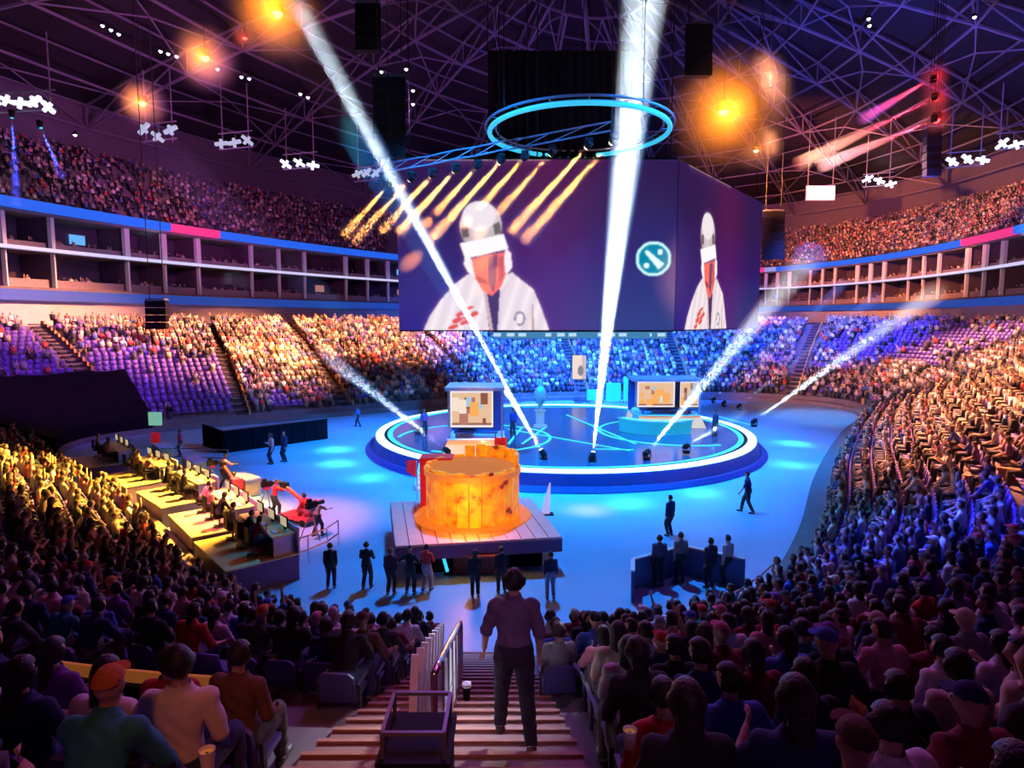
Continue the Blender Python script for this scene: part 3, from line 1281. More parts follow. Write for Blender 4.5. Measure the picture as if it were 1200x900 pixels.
st = MB()
st.hexa([V((-.22, -.17, .38)), V((.22, -.17, .38)), V((.23, .24, .40)), V((-.23, .24, .40))], [V((-.22, -.17, .44)), V((.22, -.17, .44)), V((.23, .25, .455)), V((-.23, .25, .455))])
st.hexa([V((-.235, -.22, .42)), V((.235, -.22, .42)), V((.235, -.17, .42)), V((-.235, -.17, .42))], [V((-.2, -.30, .84)), V((.2, -.30, .84)), V((.2, -.25, .84)), V((-.2, -.25, .84))])
sv, sf = tri(st)
crowd, seatm = Merge(), Merge()
nc = 0
for s in rest:
    i, fi, jn, p, nn, tarp, occ, sp = s
    z = zrow(i)
    rz = math.atan2(-nn[1], -nn[0]) - PI / 2
    dist = math.hypot(p[0], p[1])
    if not occ or dist < 45:
        c = np.tile(np.array((.13, .07, .40)) * rng.uniform(.8, 1.2) if not tarp else np.array((.03, .02, .08)), (len(sv), 1))
        seatm.put(sv, sf, c, (p[0], p[1], z), rz)
    if occ and not tarp:
        if dist < 34:
            v, f, lab = LOW[rng.integers(len(LOW))]
        else:
            v, f, lab = FAR[rng.integers(3)]
        crowd.put(v, f, person_cols(lab), (p[0] + rng.uniform(-.05, .05), p[1] + rng.uniform(-.05, .05), z + rng.uniform(-.05, .05)), rz + rng.uniform(-.3, .3), rng.uniform(.93, 1.07))
        nc += 1
# upper bowl and suites
for i in range(UROW):
    R = outer(1500, .2 + i * UD + .5)
    T = np.roll(R, -1, 0) - R
    acc = 0
    for k in range(1500):
        acc += math.hypot(*T[k])
        if acc < .62:
            continue
        acc = 0
        p = R[k]
        if outside_view(p, 26, 120) or p[1] < 20 or (k // 36) * 36 == k or k % 36 == 1:
            continue
        if rng.random() < (.3 if p[0] < 0 else .15):
            continue
        if p[0] > -24 and p[0] < 40 and p[1] > 100:
            continue           # behind the big screen
        t = T[k] / np.linalg.norm(T[k])
        v, f, lab = FAR[rng.integers(3)]
        rz = math.atan2(t[0], -t[1]) - PI / 2
        crowd.put(v, f, person_cols(lab), (p[0], p[1], 21 + i * UR), rz + rng.uniform(-.3, .3), 1.0)
        nc += 1
for base in (12.35, 16.3):
    for off in (1.9, 2.9):
        R = outer(900, off)
        for k in range(900):
            p = R[k]
            if outside_view(p, 14, 120) or p[1] < 20 or rng.random() < .6:
                continue
            t = R[(k + 1) % 900] - p
            v, f, lab = FAR[rng.integers(3)]
            crowd.put(v, f, person_cols(lab), (p[0], p[1], base + .15), math.atan2(t[0], -t[1]) - PI / 2, 1.0)
print('crowd', nc, 'tris', sum(len(f) for f in crowd.F), 'individual', len(ind), 'seats', len(seatm.F))
co = crowd.build('spectator_crowd', CROWDM)
tag(co, 'packed far crowd filling the lower and upper stands around the floor', 'crowd', kind='stuff')
so = seatm.build('stadium_seating', mat('seat_tones', (1, 1, 1), .5, noise=.1, attr='col'))
tag(so, 'rows of small purple plastic seats in the far stands', 'seating', kind='stuff')

# ================================================================== objects on and over the floor
def hit(px, py, h=0.0):
    """where a line of sight meets the rake of the near stand, h above the steps"""
    r = ray(px, py)
    t = 0.5
    while t < 40:
        p = V((0, 0, EYE)) + r * t
        d = 15.5 - p.y
        if p.z < .4 + .503 * d - .005 * d * d + h:
            return p
        t += .01
    return V((0, 0, EYE)) + r * 20


def step_z(p):
    """height of the terrace under a plan point"""
    k = s_near(p[0], p[1])
    d = float(np.dot(np.array((p[0], p[1])) - INNER[k], NRM[k]))
    return zrow(max(0, int(d / ROWD))) if d > 0 else 0.0


# ---- round stage
SX, SY, SZ, SR = 3.7, 46.3, 1.0, 13.5
stage = thing('round_stage', 'large round blue-lit stage with a glowing white rim in mid arena', 'stage', (SX, SY, 0))
DECKM = mat('stage_deck', (.05, .10, .16), .18, noise=.3, scale=.6)
MB().lathe([(SR - 1.15, SZ - .02), (.01, SZ - .02)], 96).build('deck', DECKM, stage)
MB().lathe([(SR + .35, 0), (SR + .05, SZ - .12), (SR, SZ - .1)], 96).build('skirt', mat('skirt_blue', (.02, .05, .22), .4), stage)
MB().lathe([(SR, SZ - .12), (SR, SZ + .02), (SR - .55, SZ + .02), (SR - .55, SZ - .03)], 96).build('rim_light', G_RING, stage)
MB().lathe([(SR - .55, SZ - .02), (SR - .8, SZ - .02)], 96).build('rim_channel', DARK, stage)
MB().lathe([(SR - .8, SZ), (SR - 1.15, SZ), (SR - 1.15, SZ - .03)], 96).build('rim_light', G_CYAN, stage)
MB().lathe([(SR + .75, .05), (SR + .55, .28), (SR + .36, .3)], 96, a0=0, a1=2 * PI).build('kick_light', glow('kick_blue', (.01, .05, .5), .3), stage)


def strip(pts, w_=.16):
    m_ = MB()
    for a, b in zip(pts, pts[1:]):
        m_.bar(V((a[0] - SX, a[1] - SY, SZ)), V((b[0] - SX, b[1] - SY, SZ)), w_, .03)
    return m_.build('light_strip', G_CYAN, stage)


P1 = lambda x, y: at_z(x, y, SZ)
for a, b in (((596, 503), (738, 528)), ((612, 477), (736, 477)), ((664, 486), (745, 520)), ((698, 526), (742, 527)), ((596, 520), (612, 500)), ((838, 487), (880, 498)), ((640, 500), (612, 520))):
    strip([P1(*a), P1(*b)])
for cx, cy, r_ in ((at_z(556, 512, SZ).x, at_z(556, 512, SZ).y, 5.2), (at_z(790, 505, SZ).x, at_z(790, 505, SZ).y, 5.4)):
    a_ = [(cx + r_ * math.cos(t), cy + r_ * math.sin(t)) for t in np.linspace(0, 2 * PI, 41)]
    a_ = [p for p in a_ if (p[0] - SX) ** 2 + (p[1] - SY) ** 2 < 12 ** 2]
    for q in range(0, len(a_) - 1):
        pass
    strip([p for p in a_ if p[1] < cy + 9][:len(a_)], .2) if False else None
    m_ = MB()
    for p, q in zip(a_, a_[1:]):
        if (V(p) - V(q)).length < 2:
            m_.bar(V((p[0] - SX, p[1] - SY, SZ)), V((q[0] - SX, q[1] - SY, SZ)), .2, .03)
    m_.build('light_strip', G_CYAN, stage)

# ---- player booths
BOOTHW = mat('booth_frame', (.35, .38, .5), .35, .4)
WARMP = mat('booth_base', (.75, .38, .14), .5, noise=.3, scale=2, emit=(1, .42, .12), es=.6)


def panel_img(name, w_, h_, fn, nx=44, ny=30, strength=1.0, y=0.0):
    """a flat lit display facing -Y, its picture one colour per cell"""
    xs, ys = np.linspace(-w_ / 2, w_ / 2, nx + 1), np.linspace(0, h_, ny + 1)
    me = bpy.data.meshes.new(name)
    v = [(x, y, z) for z in ys for x in xs]
    f = [(j * (nx + 1) + i, j * (nx + 1) + i + 1, (j + 1) * (nx + 1) + i + 1, (j + 1) * (nx + 1) + i) for j in range(ny) for i in range(nx)]
    me.from_pydata(v, [], f)
    at = me.color_attributes.new('col', 'FLOAT_COLOR', 'CORNER')
    cols = np.array([(*fn((i + .5) / nx, (j + .5) / ny), 1) for j in range(ny) for i in range(nx)], dtype=np.float32)
    at.data.foreach_set('color', np.repeat(cols, 4, axis=0).ravel())
    me.materials.append(led(name + '_led', 'col', strength))
    return me


def team_img(seed):
    r_ = random.Random(seed)
    bl = [(r_.uniform(.1, .9), r_.uniform(.1, .8), r_.uniform(.08, .2), r_.choice([(1, .45, .1), (.3, .1, .06), (.95, .8, .65), (.5, .2, .15), (.4, .6, .8)])) for _ in range(14)]
    def fn(u, v):
        c = (.85, .55, .33) if v > .12 else (.4, .14, .08)
        for x, y, q, k in bl:
            if abs(u - x) < q * .5 and abs(v - y) < q:
                c = k
        if v > .93 or v < .05 or u < .03 or u > .97:
            c = (.9, .85, .9)
        return c
    return fn


def booth(px, py, wpx, hpx, label, seed, panels, base_h):
    p = at_z(px, py, SZ)
    s_ = p.y / F
    W, H = wpx * s_, hpx * s_
    b = thing('player_booth', label, 'booth', (p.x, p.y, SZ))
    D = 3.2
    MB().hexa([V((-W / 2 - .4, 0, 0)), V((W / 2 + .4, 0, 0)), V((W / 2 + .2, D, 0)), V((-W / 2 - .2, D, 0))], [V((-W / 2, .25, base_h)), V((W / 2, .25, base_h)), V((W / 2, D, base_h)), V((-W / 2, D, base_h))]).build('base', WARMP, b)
    MB().box((0, D / 2, base_h + .03), (W + .1, D - .3, .06)).build('base_lip', WHITEP, b)
    for sx in (-1, 1):
        for yy in (.35, D - .1):
            MB().box((sx * (W / 2 - .06), yy, base_h + (H - base_h) / 2), (.12, .12, H - base_h)).build('post', BOOTHW, b)
    MB().box((0, D / 2 + .1, H + .06), (W + .3, D, .2)).build('roof', BOOTHW, b)
    MB().box((0, D - .15, base_h + (H - base_h) / 2), (W, .06, H - base_h)).build('back_panel', mat('booth_back', (.06, .10, .4), .5), b)
    MB().box((0, .75, base_h + .38), (W * .8, .6, .06)).box((-W * .36, .75, base_h + .2), (.06, .5, .34)).box((W * .36, .75, base_h + .2), (.06, .5, .34)).build('desk', mat('desk_blue', (.08, .12, .3), .4), b)
    x = -W / 2 + .1
    for i, (fr, _) in enumerate(panels):
        w_ = (W - .2) * fr
        if _:
            m_ = panel_img('display', w_ - .1, (H - base_h) * .74, team_img(seed + i), 24, 16, .95)
            d_ = link('display', m_, b, (x + w_ / 2, .30, base_h + (H - base_h) * .25))
            MB().box((x + w_ / 2, .36, base_h + (H - base_h) * .62), (w_, .08, (H - base_h) * .78)).build('display_case', DARK, b)
        x += w_
    return b


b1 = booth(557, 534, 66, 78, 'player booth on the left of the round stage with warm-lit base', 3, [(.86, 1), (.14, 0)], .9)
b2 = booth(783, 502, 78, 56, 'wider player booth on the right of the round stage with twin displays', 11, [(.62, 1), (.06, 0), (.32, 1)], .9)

# curved teal desk before the right booth
p = at_z(775, 508, SZ)
cd = thing('curved_desk', 'curved glowing teal desk in front of the right player booth', 'desk', (p.x, p.y, SZ))
MB().lathe([(3.0, 0), (3.1, .9), (2.6, .95), (2.6, 0)], 24, (0, 2.2, 0), PI * 1.12, PI * 1.75).build('front', glow('teal_desk', (.02, .55, .8), .5), cd)
MB().lathe([(3.2, .92), (3.2, 1.0), (2.5, 1.0), (2.5, .92)], 24, (0, 2.2, 0), PI * 1.12, PI * 1.75).build('top', WHITEP, cd)

# trophy on its pedestal
p = at_z(633, 500, SZ)
tr = thing('trophy', 'tall pale trophy on a slim pedestal at mid stage', 'trophy', (p.x, p.y, SZ))
MB().lathe([(.01, 0), (.55, 0), (.5, .15), (.32, .2), (.30, 1.1), (.42, 1.2), (.42, 1.3), (.01, 1.3)], 16).build('pedestal', glow('pedestal_pale', (.35, .6, .8), .35), tr)
MB().lathe([(.01, 1.3), (.3, 1.32), (.12, 1.5), (.2, 1.7), (.48, 2.1), (.52, 2.5), (.34, 2.9), (.18, 3.1), (.16, 3.4), (.02, 3.6)], 16).build('cup', mat('trophy_metal', (.7, .8, .75), .25, .6), tr, True)

# small display, green panels behind the stage
p = at_z(675, 468, 0)
sd = thing('hanging_display', 'small upright display above the far edge of the round stage', 'screen', (p.x, p.y - 3, 2.6))
link('image', panel_img('image', 1.5, 2.6, lambda u, v: (.25, .22, .2) if (u - .6) ** 2 + (v - .35) ** 2 < .04 else (.9, .72, .55) if u < .7 else (.6, .5, .5), 10, 14, 1.0), sd, (0, -.08, 0))
MB().box((0, 0, 1.3), (1.6, .14, 2.7)).build('case', DARK, sd)
MB().box((0, .1, -1.3), (.12, .12, 2.6)).box((0, .1, -2.55), (.9, .9, .08)).build('stand', GREYM, sd)
for k, (x0, x1, y0) in enumerate(((686, 706, 470), (708, 726, 466), (728, 745, 462))):
    a, b = at_z(x0, 471, 0), at_z(x1, 471, 0)
    g = thing('green_panel', ('leftmost', 'middle', 'rightmost')[k] + ' of three glowing green panels behind the round stage', 'panel', ((a.x + b.x) / 2, a.y - 1, 0), group='green panels behind the stage')
    W = b.x - a.x
    MB().box((0, 0, .9 + k * .35), (W - .1, .1, 1.2 + k * .7)).build('lit_face', G_TEAL, g)
    MB().box((-W / 2 + .05, .1, .8), (.08, .08, 1.6)).build('leg', GREYM, g)
    MB().box((W / 2 - .05, .1, .8), (.08, .08, 1.6)).build('leg', GREYM, g)


# ---- beams: a lamp, and the haze it lights
def moving_head(a, b, energy, ang, col, label, dens=.05, lamp_r=.14, lens=G_WHITE, group=None, haze=True):
    a, b = V(a), V(b)
    d = b - a
    L = d.length
    dn = d.normalized()
    t = thing('beam_lamp', label, 'lamp', a - dn * .25, group=group)
    R = dn.to_track_quat('Z', 'Y').to_matrix().to_4x4()
    def loc(m_):
        m_.v = [tuple(R @ V(q)) for q in m_.v]
        return m_
    loc(MB().lathe([(.01, -.25), (lamp_r * 1.2, -.22), (lamp_r * 1.35, .0), (lamp_r * 1.1, .2), (lamp_r * 1.1, .24), (lamp_r, .24)], 12)).build('lamp_head', DARK, t)
    loc(MB().ball((0, 0, .22), lamp_r * .98, 12, 6, (1, 1, .7))).build('lens', lens, t)
    MB().box((0, 0, -.35 if dn.z > 0 else .35), (lamp_r * 2.6, lamp_r * 2.2, .16)).bar((-lamp_r * 1.6, 0, -.3 if dn.z > 0 else .3), (-lamp_r * 1.6, 0, .05), .05).bar((lamp_r * 1.6, 0, -.3 if dn.z > 0 else .3), (lamp_r * 1.6, 0, .05), .05).build('yoke', DARK, t)
    s_ = spot('beam_light', a + dn * .16, b, energy, ang, col, 1.0, lamp_r * .4)
    if haze:
        r1 = L * math.tan(math.radians(ang / 2)) + lamp_r * .6
        m_ = MB().lathe([(lamp_r * .6, .3), (r1, L), (.01, L)], 20)
        m_.add([(lamp_r * .6 * math.cos(2 * PI * k / 20), lamp_r * .6 * math.sin(2 * PI * k / 20), .3) for k in range(20)], [tuple(range(20))[::-1]])
        o = loc(m_).build('hazy_beam', haze_mat('haze_%03d' % int(dens * 1000), dens), t)
        o['kind'] = 'stuff'
    return t


BG = 3.4
WB = (.72, .88, 1)
B0 = lambda x, y: at_z(x, y, SZ + .5)
for (x0, y0, x1, y1, Y1, en, an, dn_, lb) in (
        (634, 527, 335, 10, 47, 1500, 6.0, .02, 'white beam lamp on the stage front throwing the long beam leaning left'),
        (695, 530, 762, -60, 49, 1500, 6.4, .02, 'white beam lamp on the stage front throwing the near vertical beam'),
        (573, 524, 190, 180, 50, 700, 5.4, .016, 'white beam lamp before the left booth throwing a low beam leftwards'),
        (521, 526, 375, 410, 58, 120, 3.4, .05, 'white beam lamp at the left stage rim with a short low beam'),
        (760, 528, 950, 300, 70, 420, 4.4, .02, 'white beam lamp right of centre throwing a beam over the right booth'),
        (886, 492, 1100, 340, 66, 380, 4.0, .02, 'white beam lamp on the far right stage rim aimed at right stands'),
        (806, 522, 872, 482, 50, 60, 3.0, .06, 'small white beam lamp between right booth and stage rim'),
        (487, 500, 385, 425, 52, 50, 3.0, .04, 'small white beam lamp on the far left stage rim')):
    moving_head(B0(x0, y0), at_y(x1, y1, Y1), en * BG * K, an, WB, lb, dn_)
for k, (x0, y0, x1, y1) in enumerate(((603, 482, 645, 405), (575, 472, 634, 406), (699, 462, 696, 405), (750, 455, 729, 408), (798, 455, 750, 405), (560, 470, 590, 412))):
    moving_head(at_z(x0, y0, .8), at_y(x1, y1, 68 + k), 120 * K, 2.6, (.1, .5, 1), '%s of six slim blue beam lamps behind the round stage' % ORD[k + 1], .07, .12, G_CYAN, 'slim blue beams behind the stage')
for k, (x0, y0, x1, y1) in enumerate(((850, 470, 990, 330), (868, 474, 1030, 345), (838, 466, 940, 370))):
    moving_head(at_z(x0, y0, .8), at_y(x1, y1, 72), 200 * K, 3.0, (.3, .65, 1), '%s of three pale blue beam lamps beyond the right stage rim' % ORD[k + 1], .03, .12, G_CYAN, 'pale beams beyond the right rim')

AMB = [(457, 215), (480, 211), (505, 207), (532, 201), (558, 197), (585, 191), (613, 187), (645, 181), (687, 173), (716, 168)]
ALEN = [80, 95, 85, 95, 70, 120, 75, 90, 130, 150]
trs = thing('lamp_truss', 'slanting black lighting truss carrying the row of amber lamps', 'truss')
ya = lambda k: 47 - k * .25
tp = [at_y(x, y - 6, ya(k)) + V((0, 0, .5)) for k, (x, y) in enumerate(AMB)]
for dz in (0, .6):
    MB().tube(tp if dz == 0 else [q + V((0, 0, dz)) for q in tp], .06, 6).build('chord', TRUSS, trs)
for k in range(len(tp) - 1):
    MB().bar(tp[k], tp[k + 1] + V((0, 0, .6)), .05).build('brace', TRUSS, trs)
for q in (tp[0], tp[5], tp[-1]):
    MB().tube([q + V((0, 0, .6)), V((q.x, q.y, 44))], .035, 5).build('cable', CABLE, trs)
for k, (x, y) in enumerate(AMB):
    L = ALEN[k]
    a = at_y(x, y, ya(k))
    b = at_y(x - L * .70, y + L * .78, min(51.4, ya(k) + 5))
    moving_head(a, b, (75 if k not in (3, 5, 8, 9) else 120) * 7 * K, 7.5, (1, .32, .07), '%s from the left of ten amber beam lamps on the slanting truss' % ORD[k + 1], .04, .20, G_WARM, 'amber beams over the screen')

# ---- halo ring over the stage
c = at_y(678, 156, 47)
halo = thing('halo_ring', 'cyan glowing circular lighting ring hanging over the round stage', 'ring', c)
HR = 6.4
q_ = [(HR * math.cos(2 * PI * k / 64), HR * math.sin(2 * PI * k / 64), 0) for k in range(64)]
MB().tube(q_, .17, 8, True).build('light_tube', glow('halo_cyan', (.05, .62, .9), .8), halo)
MB().tube([(x * 1.05, y * 1.05, .35) for x, y, z in q_], .08, 6, True).build('truss_ring', TRUSS, halo)
MB().tube([(x * .93, y * .93, .3) for x, y, z in q_], .07, 6, True).build('truss_ring', TRUSS, halo)
for k in range(0, 64, 4):
    x, y, z = q_[k]
    MB().bar((x * 1.05, y * 1.05, .35), (x * .93, y * .93, .3), .06).build('tie', TRUSS, halo)
for k in (6, 22, 38, 54):
    x, y, z = q_[k]
    MB().tube([(x, y, .3), (x, y, 44 - c.z)], .035, 5).build('cable', CABLE, halo)

# ---- the big screen
def in_poly(X, Y, poly):
    r_ = np.zeros(X.shape, bool)
    n = len(poly)
    for i in range(n):
        x1, y1 = poly[i]
        x2, y2 = poly[(i + 1) % n]
        c_ = ((y1 > Y) != (y2 > Y)) & (X < (x2 - x1) * (Y - y1) / (y2 - y1 + 1e-9) + x1)
        r_ ^= c_
    return r_


def blur(A, n):
    for _ in range(n):
        A = (np.roll(A, 1, 0) + np.roll(A, -1, 0) + A * 2) / 4
        A = (np.roll(A, 1, 1) + np.roll(A, -1, 1) + A * 2) / 4
    return A


def screen_picture(logo):
    """the broadcast picture: figure in a pale jacket and headset, and the round emblem"""
    NX, NY = 322, 200
    X, Y = np.meshgrid(np.arange(NX) + .5 + 468, 387 - (np.arange(NY) + .5))
    I = np.zeros((NY, NX, 3))
    I[:] = (.026, .009, .07)
    I[..., 2] += .12 * np.clip((Y - 240) / 140, 0, 1)
    I[..., 1] += .03 * np.clip((X - 600) / 100, 0, 1) * np.clip((Y - 300) / 80, 0, 1)
    I[..., 0] += .05 * np.exp(-((X - 640) / 60) ** 2)
    fig = np.zeros((NY, NX, 3))
    M = np.zeros((NY, NX), bool)
    def put(mask, col, shade=None):
        c = np.array(col)
        fig[mask] = c if shade is None else c * shade[mask][:, None]
        M[mask] = True
    jacket = [(496, 388), (504, 370), (516, 352), (532, 333), (548, 321), (556, 317), (572, 330), (592, 322), (600, 318), (612, 328), (625, 338), (634, 360), (644, 388)]
    put(in_poly(X, Y, jacket), (.95, .82, .86), 1 - .18 * np.abs(np.sin(X * .19 + Y * .06)))
    put(in_poly(X, Y, [(568, 340), (586, 338), (586, 388), (573, 388)]), (.07, .03, .12))
    put(in_poly(X, Y, [(556, 325), (566, 338), (574, 388), (578, 388), (570, 338), (560, 322)]), (.62, .42, .46))
    put(in_poly(X, Y, [(586, 340), (598, 326), (590, 345), (586, 388), (583, 388)]), (.75, .6, .68))
    put(in_poly(X, Y, [(553, 302), (592, 294), (594, 318), (588, 334), (577, 346), (566, 340), (557, 324)]), (.95, .16, .12))
    put(in_poly(X, Y, [(572, 300), (583, 297), (582, 326), (578, 342), (572, 330)]), (.22, .06, .14))
    put(in_poly(X, Y, [(584, 300), (591, 298), (590, 322), (584, 332)]), (.60, .10, .10))
    put(in_poly(X, Y, [(558, 322), (570, 326), (572, 332), (562, 331)]), (.40, .05, .06))
    put(in_poly(X, Y, [(546, 298), (553, 302), (556, 322), (549, 318), (544, 308)]), (.95, .85, .88))
    put(in_poly(X, Y, [(592, 288), (599, 296), (600, 312), (593, 322), (591, 306)]), (.95, .82, .86))
    put(((X - 564) / 24) ** 2 + ((Y - 264) / 29) ** 2 < 1, (.60, .50, .52), 1.15 - .5 * np.clip((Y - 255) / 25, 0, 1) * np.clip(np.abs(X - 562) / 22, 0, 1))
    put(((X - 562) / 19) ** 2 + ((Y - 252) / 17) ** 2 < 1, (.85, .76, .80))
    put(in_poly(X, Y, [(541, 266), (549, 264), (551, 276), (543, 278)]), (.16, .10, .10))
    put(in_poly(X, Y, [(578, 262), (586, 258), (588, 272), (580, 274)]), (.16, .12, .10))
    put(in_poly(X, Y, [(540, 284), (590, 273), (596, 290), (546, 302)]), (.98, .92, .94))
    for (x, y, a, b) in ((548, 361, 8, 2), (541, 367, 7, 3), (551, 370, 10, 2.5), (536, 375, 6, 3.5), (546, 377, 7, 3), (531, 383, 6, 3), (556, 366, 4, 2)):
        put((((X - x) / a) ** 2 + ((Y - y + (X - x) * .3) / b) ** 2 < 1), (.80, .08, .05))
    put((np.abs(np.hypot((X - 609) / 5.5, (Y - 373) / 7.5) - 1) < .2) & ~((X < 606) & (Y > 376)), (.28, .25, .36))
    put(in_poly(X, Y, [(623, 356), (625, 356), (626, 388), (623, 388)]), (.55, .35, .30))
    g = blur(M.astype(float), 26)
    I += g[..., None] * np.array((.16, .05, .12))
    I[M] = fig[M]
    if logo:
        R_ = np.hypot(X - 764, Y - 302)
        I[R_ < 20.5] = (.55, .95, 1.0)
        I[R_ < 17.5] = (0.0, .24, .36)
        dx, dy = (X - 764), (Y - 302)
        u, v = (dx + dy) / 1.414, (dy - dx) / 1.414
        bar_ = (np.abs(v) < 3.2 + u * .1) & (np.abs(u) < 13)
        b1_ = ((dx - 7.5) / 3) ** 2 + ((dy + 8) / 3.4) ** 2 < 1
        b2_ = ((dx + 8) / 3.4) ** 2 + ((dy - 8) / 2.8) ** 2 < 1
        I[(R_ < 16.5) & (bar_ | b1_ | b2_)] = (.75, 1, 1)
    return blur(I, 1)


def picture_face(name, a, b, z0, z1, img, parent):
    NY, NX, _ = img.shape
    me = bpy.data.meshes.new(name)
    xs = np.linspace(0, 1, NX + 1)
    zs = np.linspace(z0, z1, NY + 1)
    v = np.array([(a.x + (b.x - a.x) * t, a.y + (b.y - a.y) * t, z) for z in zs for t in xs])
    jj, ii = np.meshgrid(np.arange(NY), np.arange(NX), indexing='ij')
    k = (jj * (NX + 1) + ii).ravel()
    f = np.c_[k, k + 1, k + NX + 2, k + NX + 1]
    me.vertices.add(len(v))
    me.vertices.foreach_set('co', v.ravel())
    me.loops.add(f.size)
    me.loops.foreach_set('vertex_index', f.astype(np.int32).ravel())
    me.polygons.add(len(f))
    me.polygons.foreach_set('loop_start', np.arange(0, f.size, 4, dtype=np.int32))
    me.polygons.foreach_set('loop_total', np.full(len(f), 4, dtype=np.int32))
    at = me.attributes.new('col', 'FLOAT_COLOR', 'CORNER')
    c4 = np.c_[img.reshape(-1, 3), np.ones(NX * NY)]
    at.data.foreach_set('color', np.repeat(c4, 4, axis=0).astype(np.float32).ravel())
    me.materials.append(MATS.setdefault('screen_led', led('screen_led', 'col', 1.05)))
    me.update(calc_edges=True)
    return link(name, me, parent)


big = thing('video_screen', 'huge angled hanging video screen showing a figure in pale jacket and headset', 'screen')
YS, YE = 52.0, 71.0
A_, B_, C_ = at_y(468, 387, YS), at_y(790, 387, YS), at_y(888, 386, YE)
ZB, ZT = A_.z, at_y(640, 187, YS).z
picture_face('front_picture', A_, B_, ZB, ZT, screen_picture(True), big)
picture_face('side_picture', B_ + V((.05, 0, 0)), C_, ZB, ZT, screen_picture(False), big)
n1 = V((0, .35, 0))
fr = MB()
fr.hexa([V((A_.x, YS + .1, ZB - .1)), V((B_.x, YS + .1, ZB - .1)), V((B_.x, YS + .9, ZB - .1)), V((A_.x, YS + .9, ZB - .1))], [V((A_.x, YS + .1, ZT + .2)), V((B_.x, YS + .1, ZT + .2)), V((B_.x, YS + .9, ZT + .2)), V((A_.x, YS + .9, ZT + .2))])
fr.build('front_housing', DARK, big)
sd_ = (C_ - B_).normalized().cross(V((0, 0, 1))) * -1
b0, c0 = B_ + sd_ * .1 + V((0.05, 0, 0)), C_ + sd_ * .1
MB().hexa([V((b0.x, b0.y, ZB - .1)), V((c0.x, c0.y, ZB - .1)), V((c0.x, c0.y, ZB - .1)) + sd_ * .8, V((b0.x, b0.y, ZB - .1)) + sd_ * .8], [V((b0.x, b0.y, ZT + .2)), V((c0.x, c0.y, ZT + .2)), V((c0.x, c0.y, ZT + .2)) + sd_ * .8, V((b0.x, b0.y, ZT + .2)) + sd_ * .8]).build('side_housing', DARK, big)
for p in (A_ + V((1, .5, 0)), (A_ + B_) / 2 + V((0, .5, 0)), B_ + V((-.5, .5, 0)), (B_ + C_) / 2 + sd_ * .4, C_ + sd_ * .4 + V((-.3, 0, 0))):
    MB().tube([V((p.x, p.y, ZT)), V((p.x, p.y, 43))], .05, 5).build('cable', CABLE, big)
# ticker under the picture
tk = thing('ticker_board', 'long narrow blue-white ticker board below the big screen', 'sign')
a, b = at_y(578, 389, YS + 6), at_y(782, 389, YS + 6)
W = b.x - a.x
def tick(u, v):
    k = int(u * 90)
    return (.55, .8, 1) if (.25 < v < .8 and (k * 7919 % 13) < 8 and (k // 9) % 3 != 2) else (.06, .25, .5)
link('image', panel_img('ticker', W, .62, tick, 180, 6, .9), tk, ((a.x + b.x) / 2, YS + 6, a.z - .62))
MB().box(((a.x + b.x) / 2, YS + 6.15, a.z - .31), (W + .1, .2, .7)).build('housing', DARK, tk)
for x in (a.x + .3, (a.x + b.x) / 2, b.x - .3):
    MB().tube([(x, YS + 6.15, a.z), (x, YS + 6.15, 43)], .03, 5).build('cable', CABLE, tk)

# black drapes above the screen
dr = thing('rigging_drape', 'black square drape around the rigging above the big screen', 'drape')
a, b = at_y(572, 185, YS + 1), at_y(752, 60, YS + 1)
for i in range(18):
    x0 = a.x + (b.x - a.x) * i / 18
    x1 = a.x + (b.x - a.x) * (i + 1) / 18
    MB().add([(x0, YS + 1, a.z), ((x0 + x1) / 2, YS + .75, a.z), (x1, YS + 1, a.z), (x1, YS + 1, b.z), ((x0 + x1) / 2, YS + .75, b.z), (x0, YS + 1, b.z)], [(0, 1, 4, 5), (1, 2, 3, 4)]).build('fold', BLACKCLOTH, dr)
for sx in (a.x, b.x):
    MB().add([(sx, YS + 1, a.z), (sx, YS + 9, a.z), (sx, YS + 9, b.z), (sx, YS + 1, b.z)], [(0, 1, 2, 3)]).build('side_drape', BLACKCLOTH, dr)
for sx in (a.x, b.x):
    MB().tube([(sx, YS + 1, b.z - .2), (sx, YS + 1, 46)], .05, 5).build('cable', CABLE, dr)


# ---- loudspeaker arrays
def line_array(px, y0, y1, Y, w_, label):
    a, b = at_y(px, y0, Y), at_y(px, y1, Y)
    t = thing('speaker_array', label, 'loudspeaker', (a.x, Y, a.z))
    H = a.z - b.z
    n = max(4, int(H / .75))
    hh = H / n
    for k in range(n):
        z = -(k + .5) * hh
        yy = -.012 * k * k
        m_ = MB().hexa([V((-w_ / 2, yy - .4, z - hh * .46)), V((w_ / 2, yy - .4, z - hh * .46)), V((w_ * .42, yy + .5, z - hh * .4)), V((-w_ * .42, yy + .5, z - hh * .4))],
                       [V((-w_ / 2, yy - .4, z + hh * .46)), V((w_ / 2, yy - .4, z + hh * .46)), V((w_ * .42, yy + .5, z + hh * .4)), V((-w_ * .42, yy + .5, z + hh * .4))])
        m_.build('speaker_cabinet', DARK, t)
    MB().box((0, 0, .1), (w_ * .9, .9, .14)).build('flying_frame', GREYM, t)
    for s in (-1, 1):
        MB().tube([(s * w_ * .35, 0, .1), (s * w_ * .35, 0, 45 - a.z)], .04, 5).build('cable', CABLE, t)


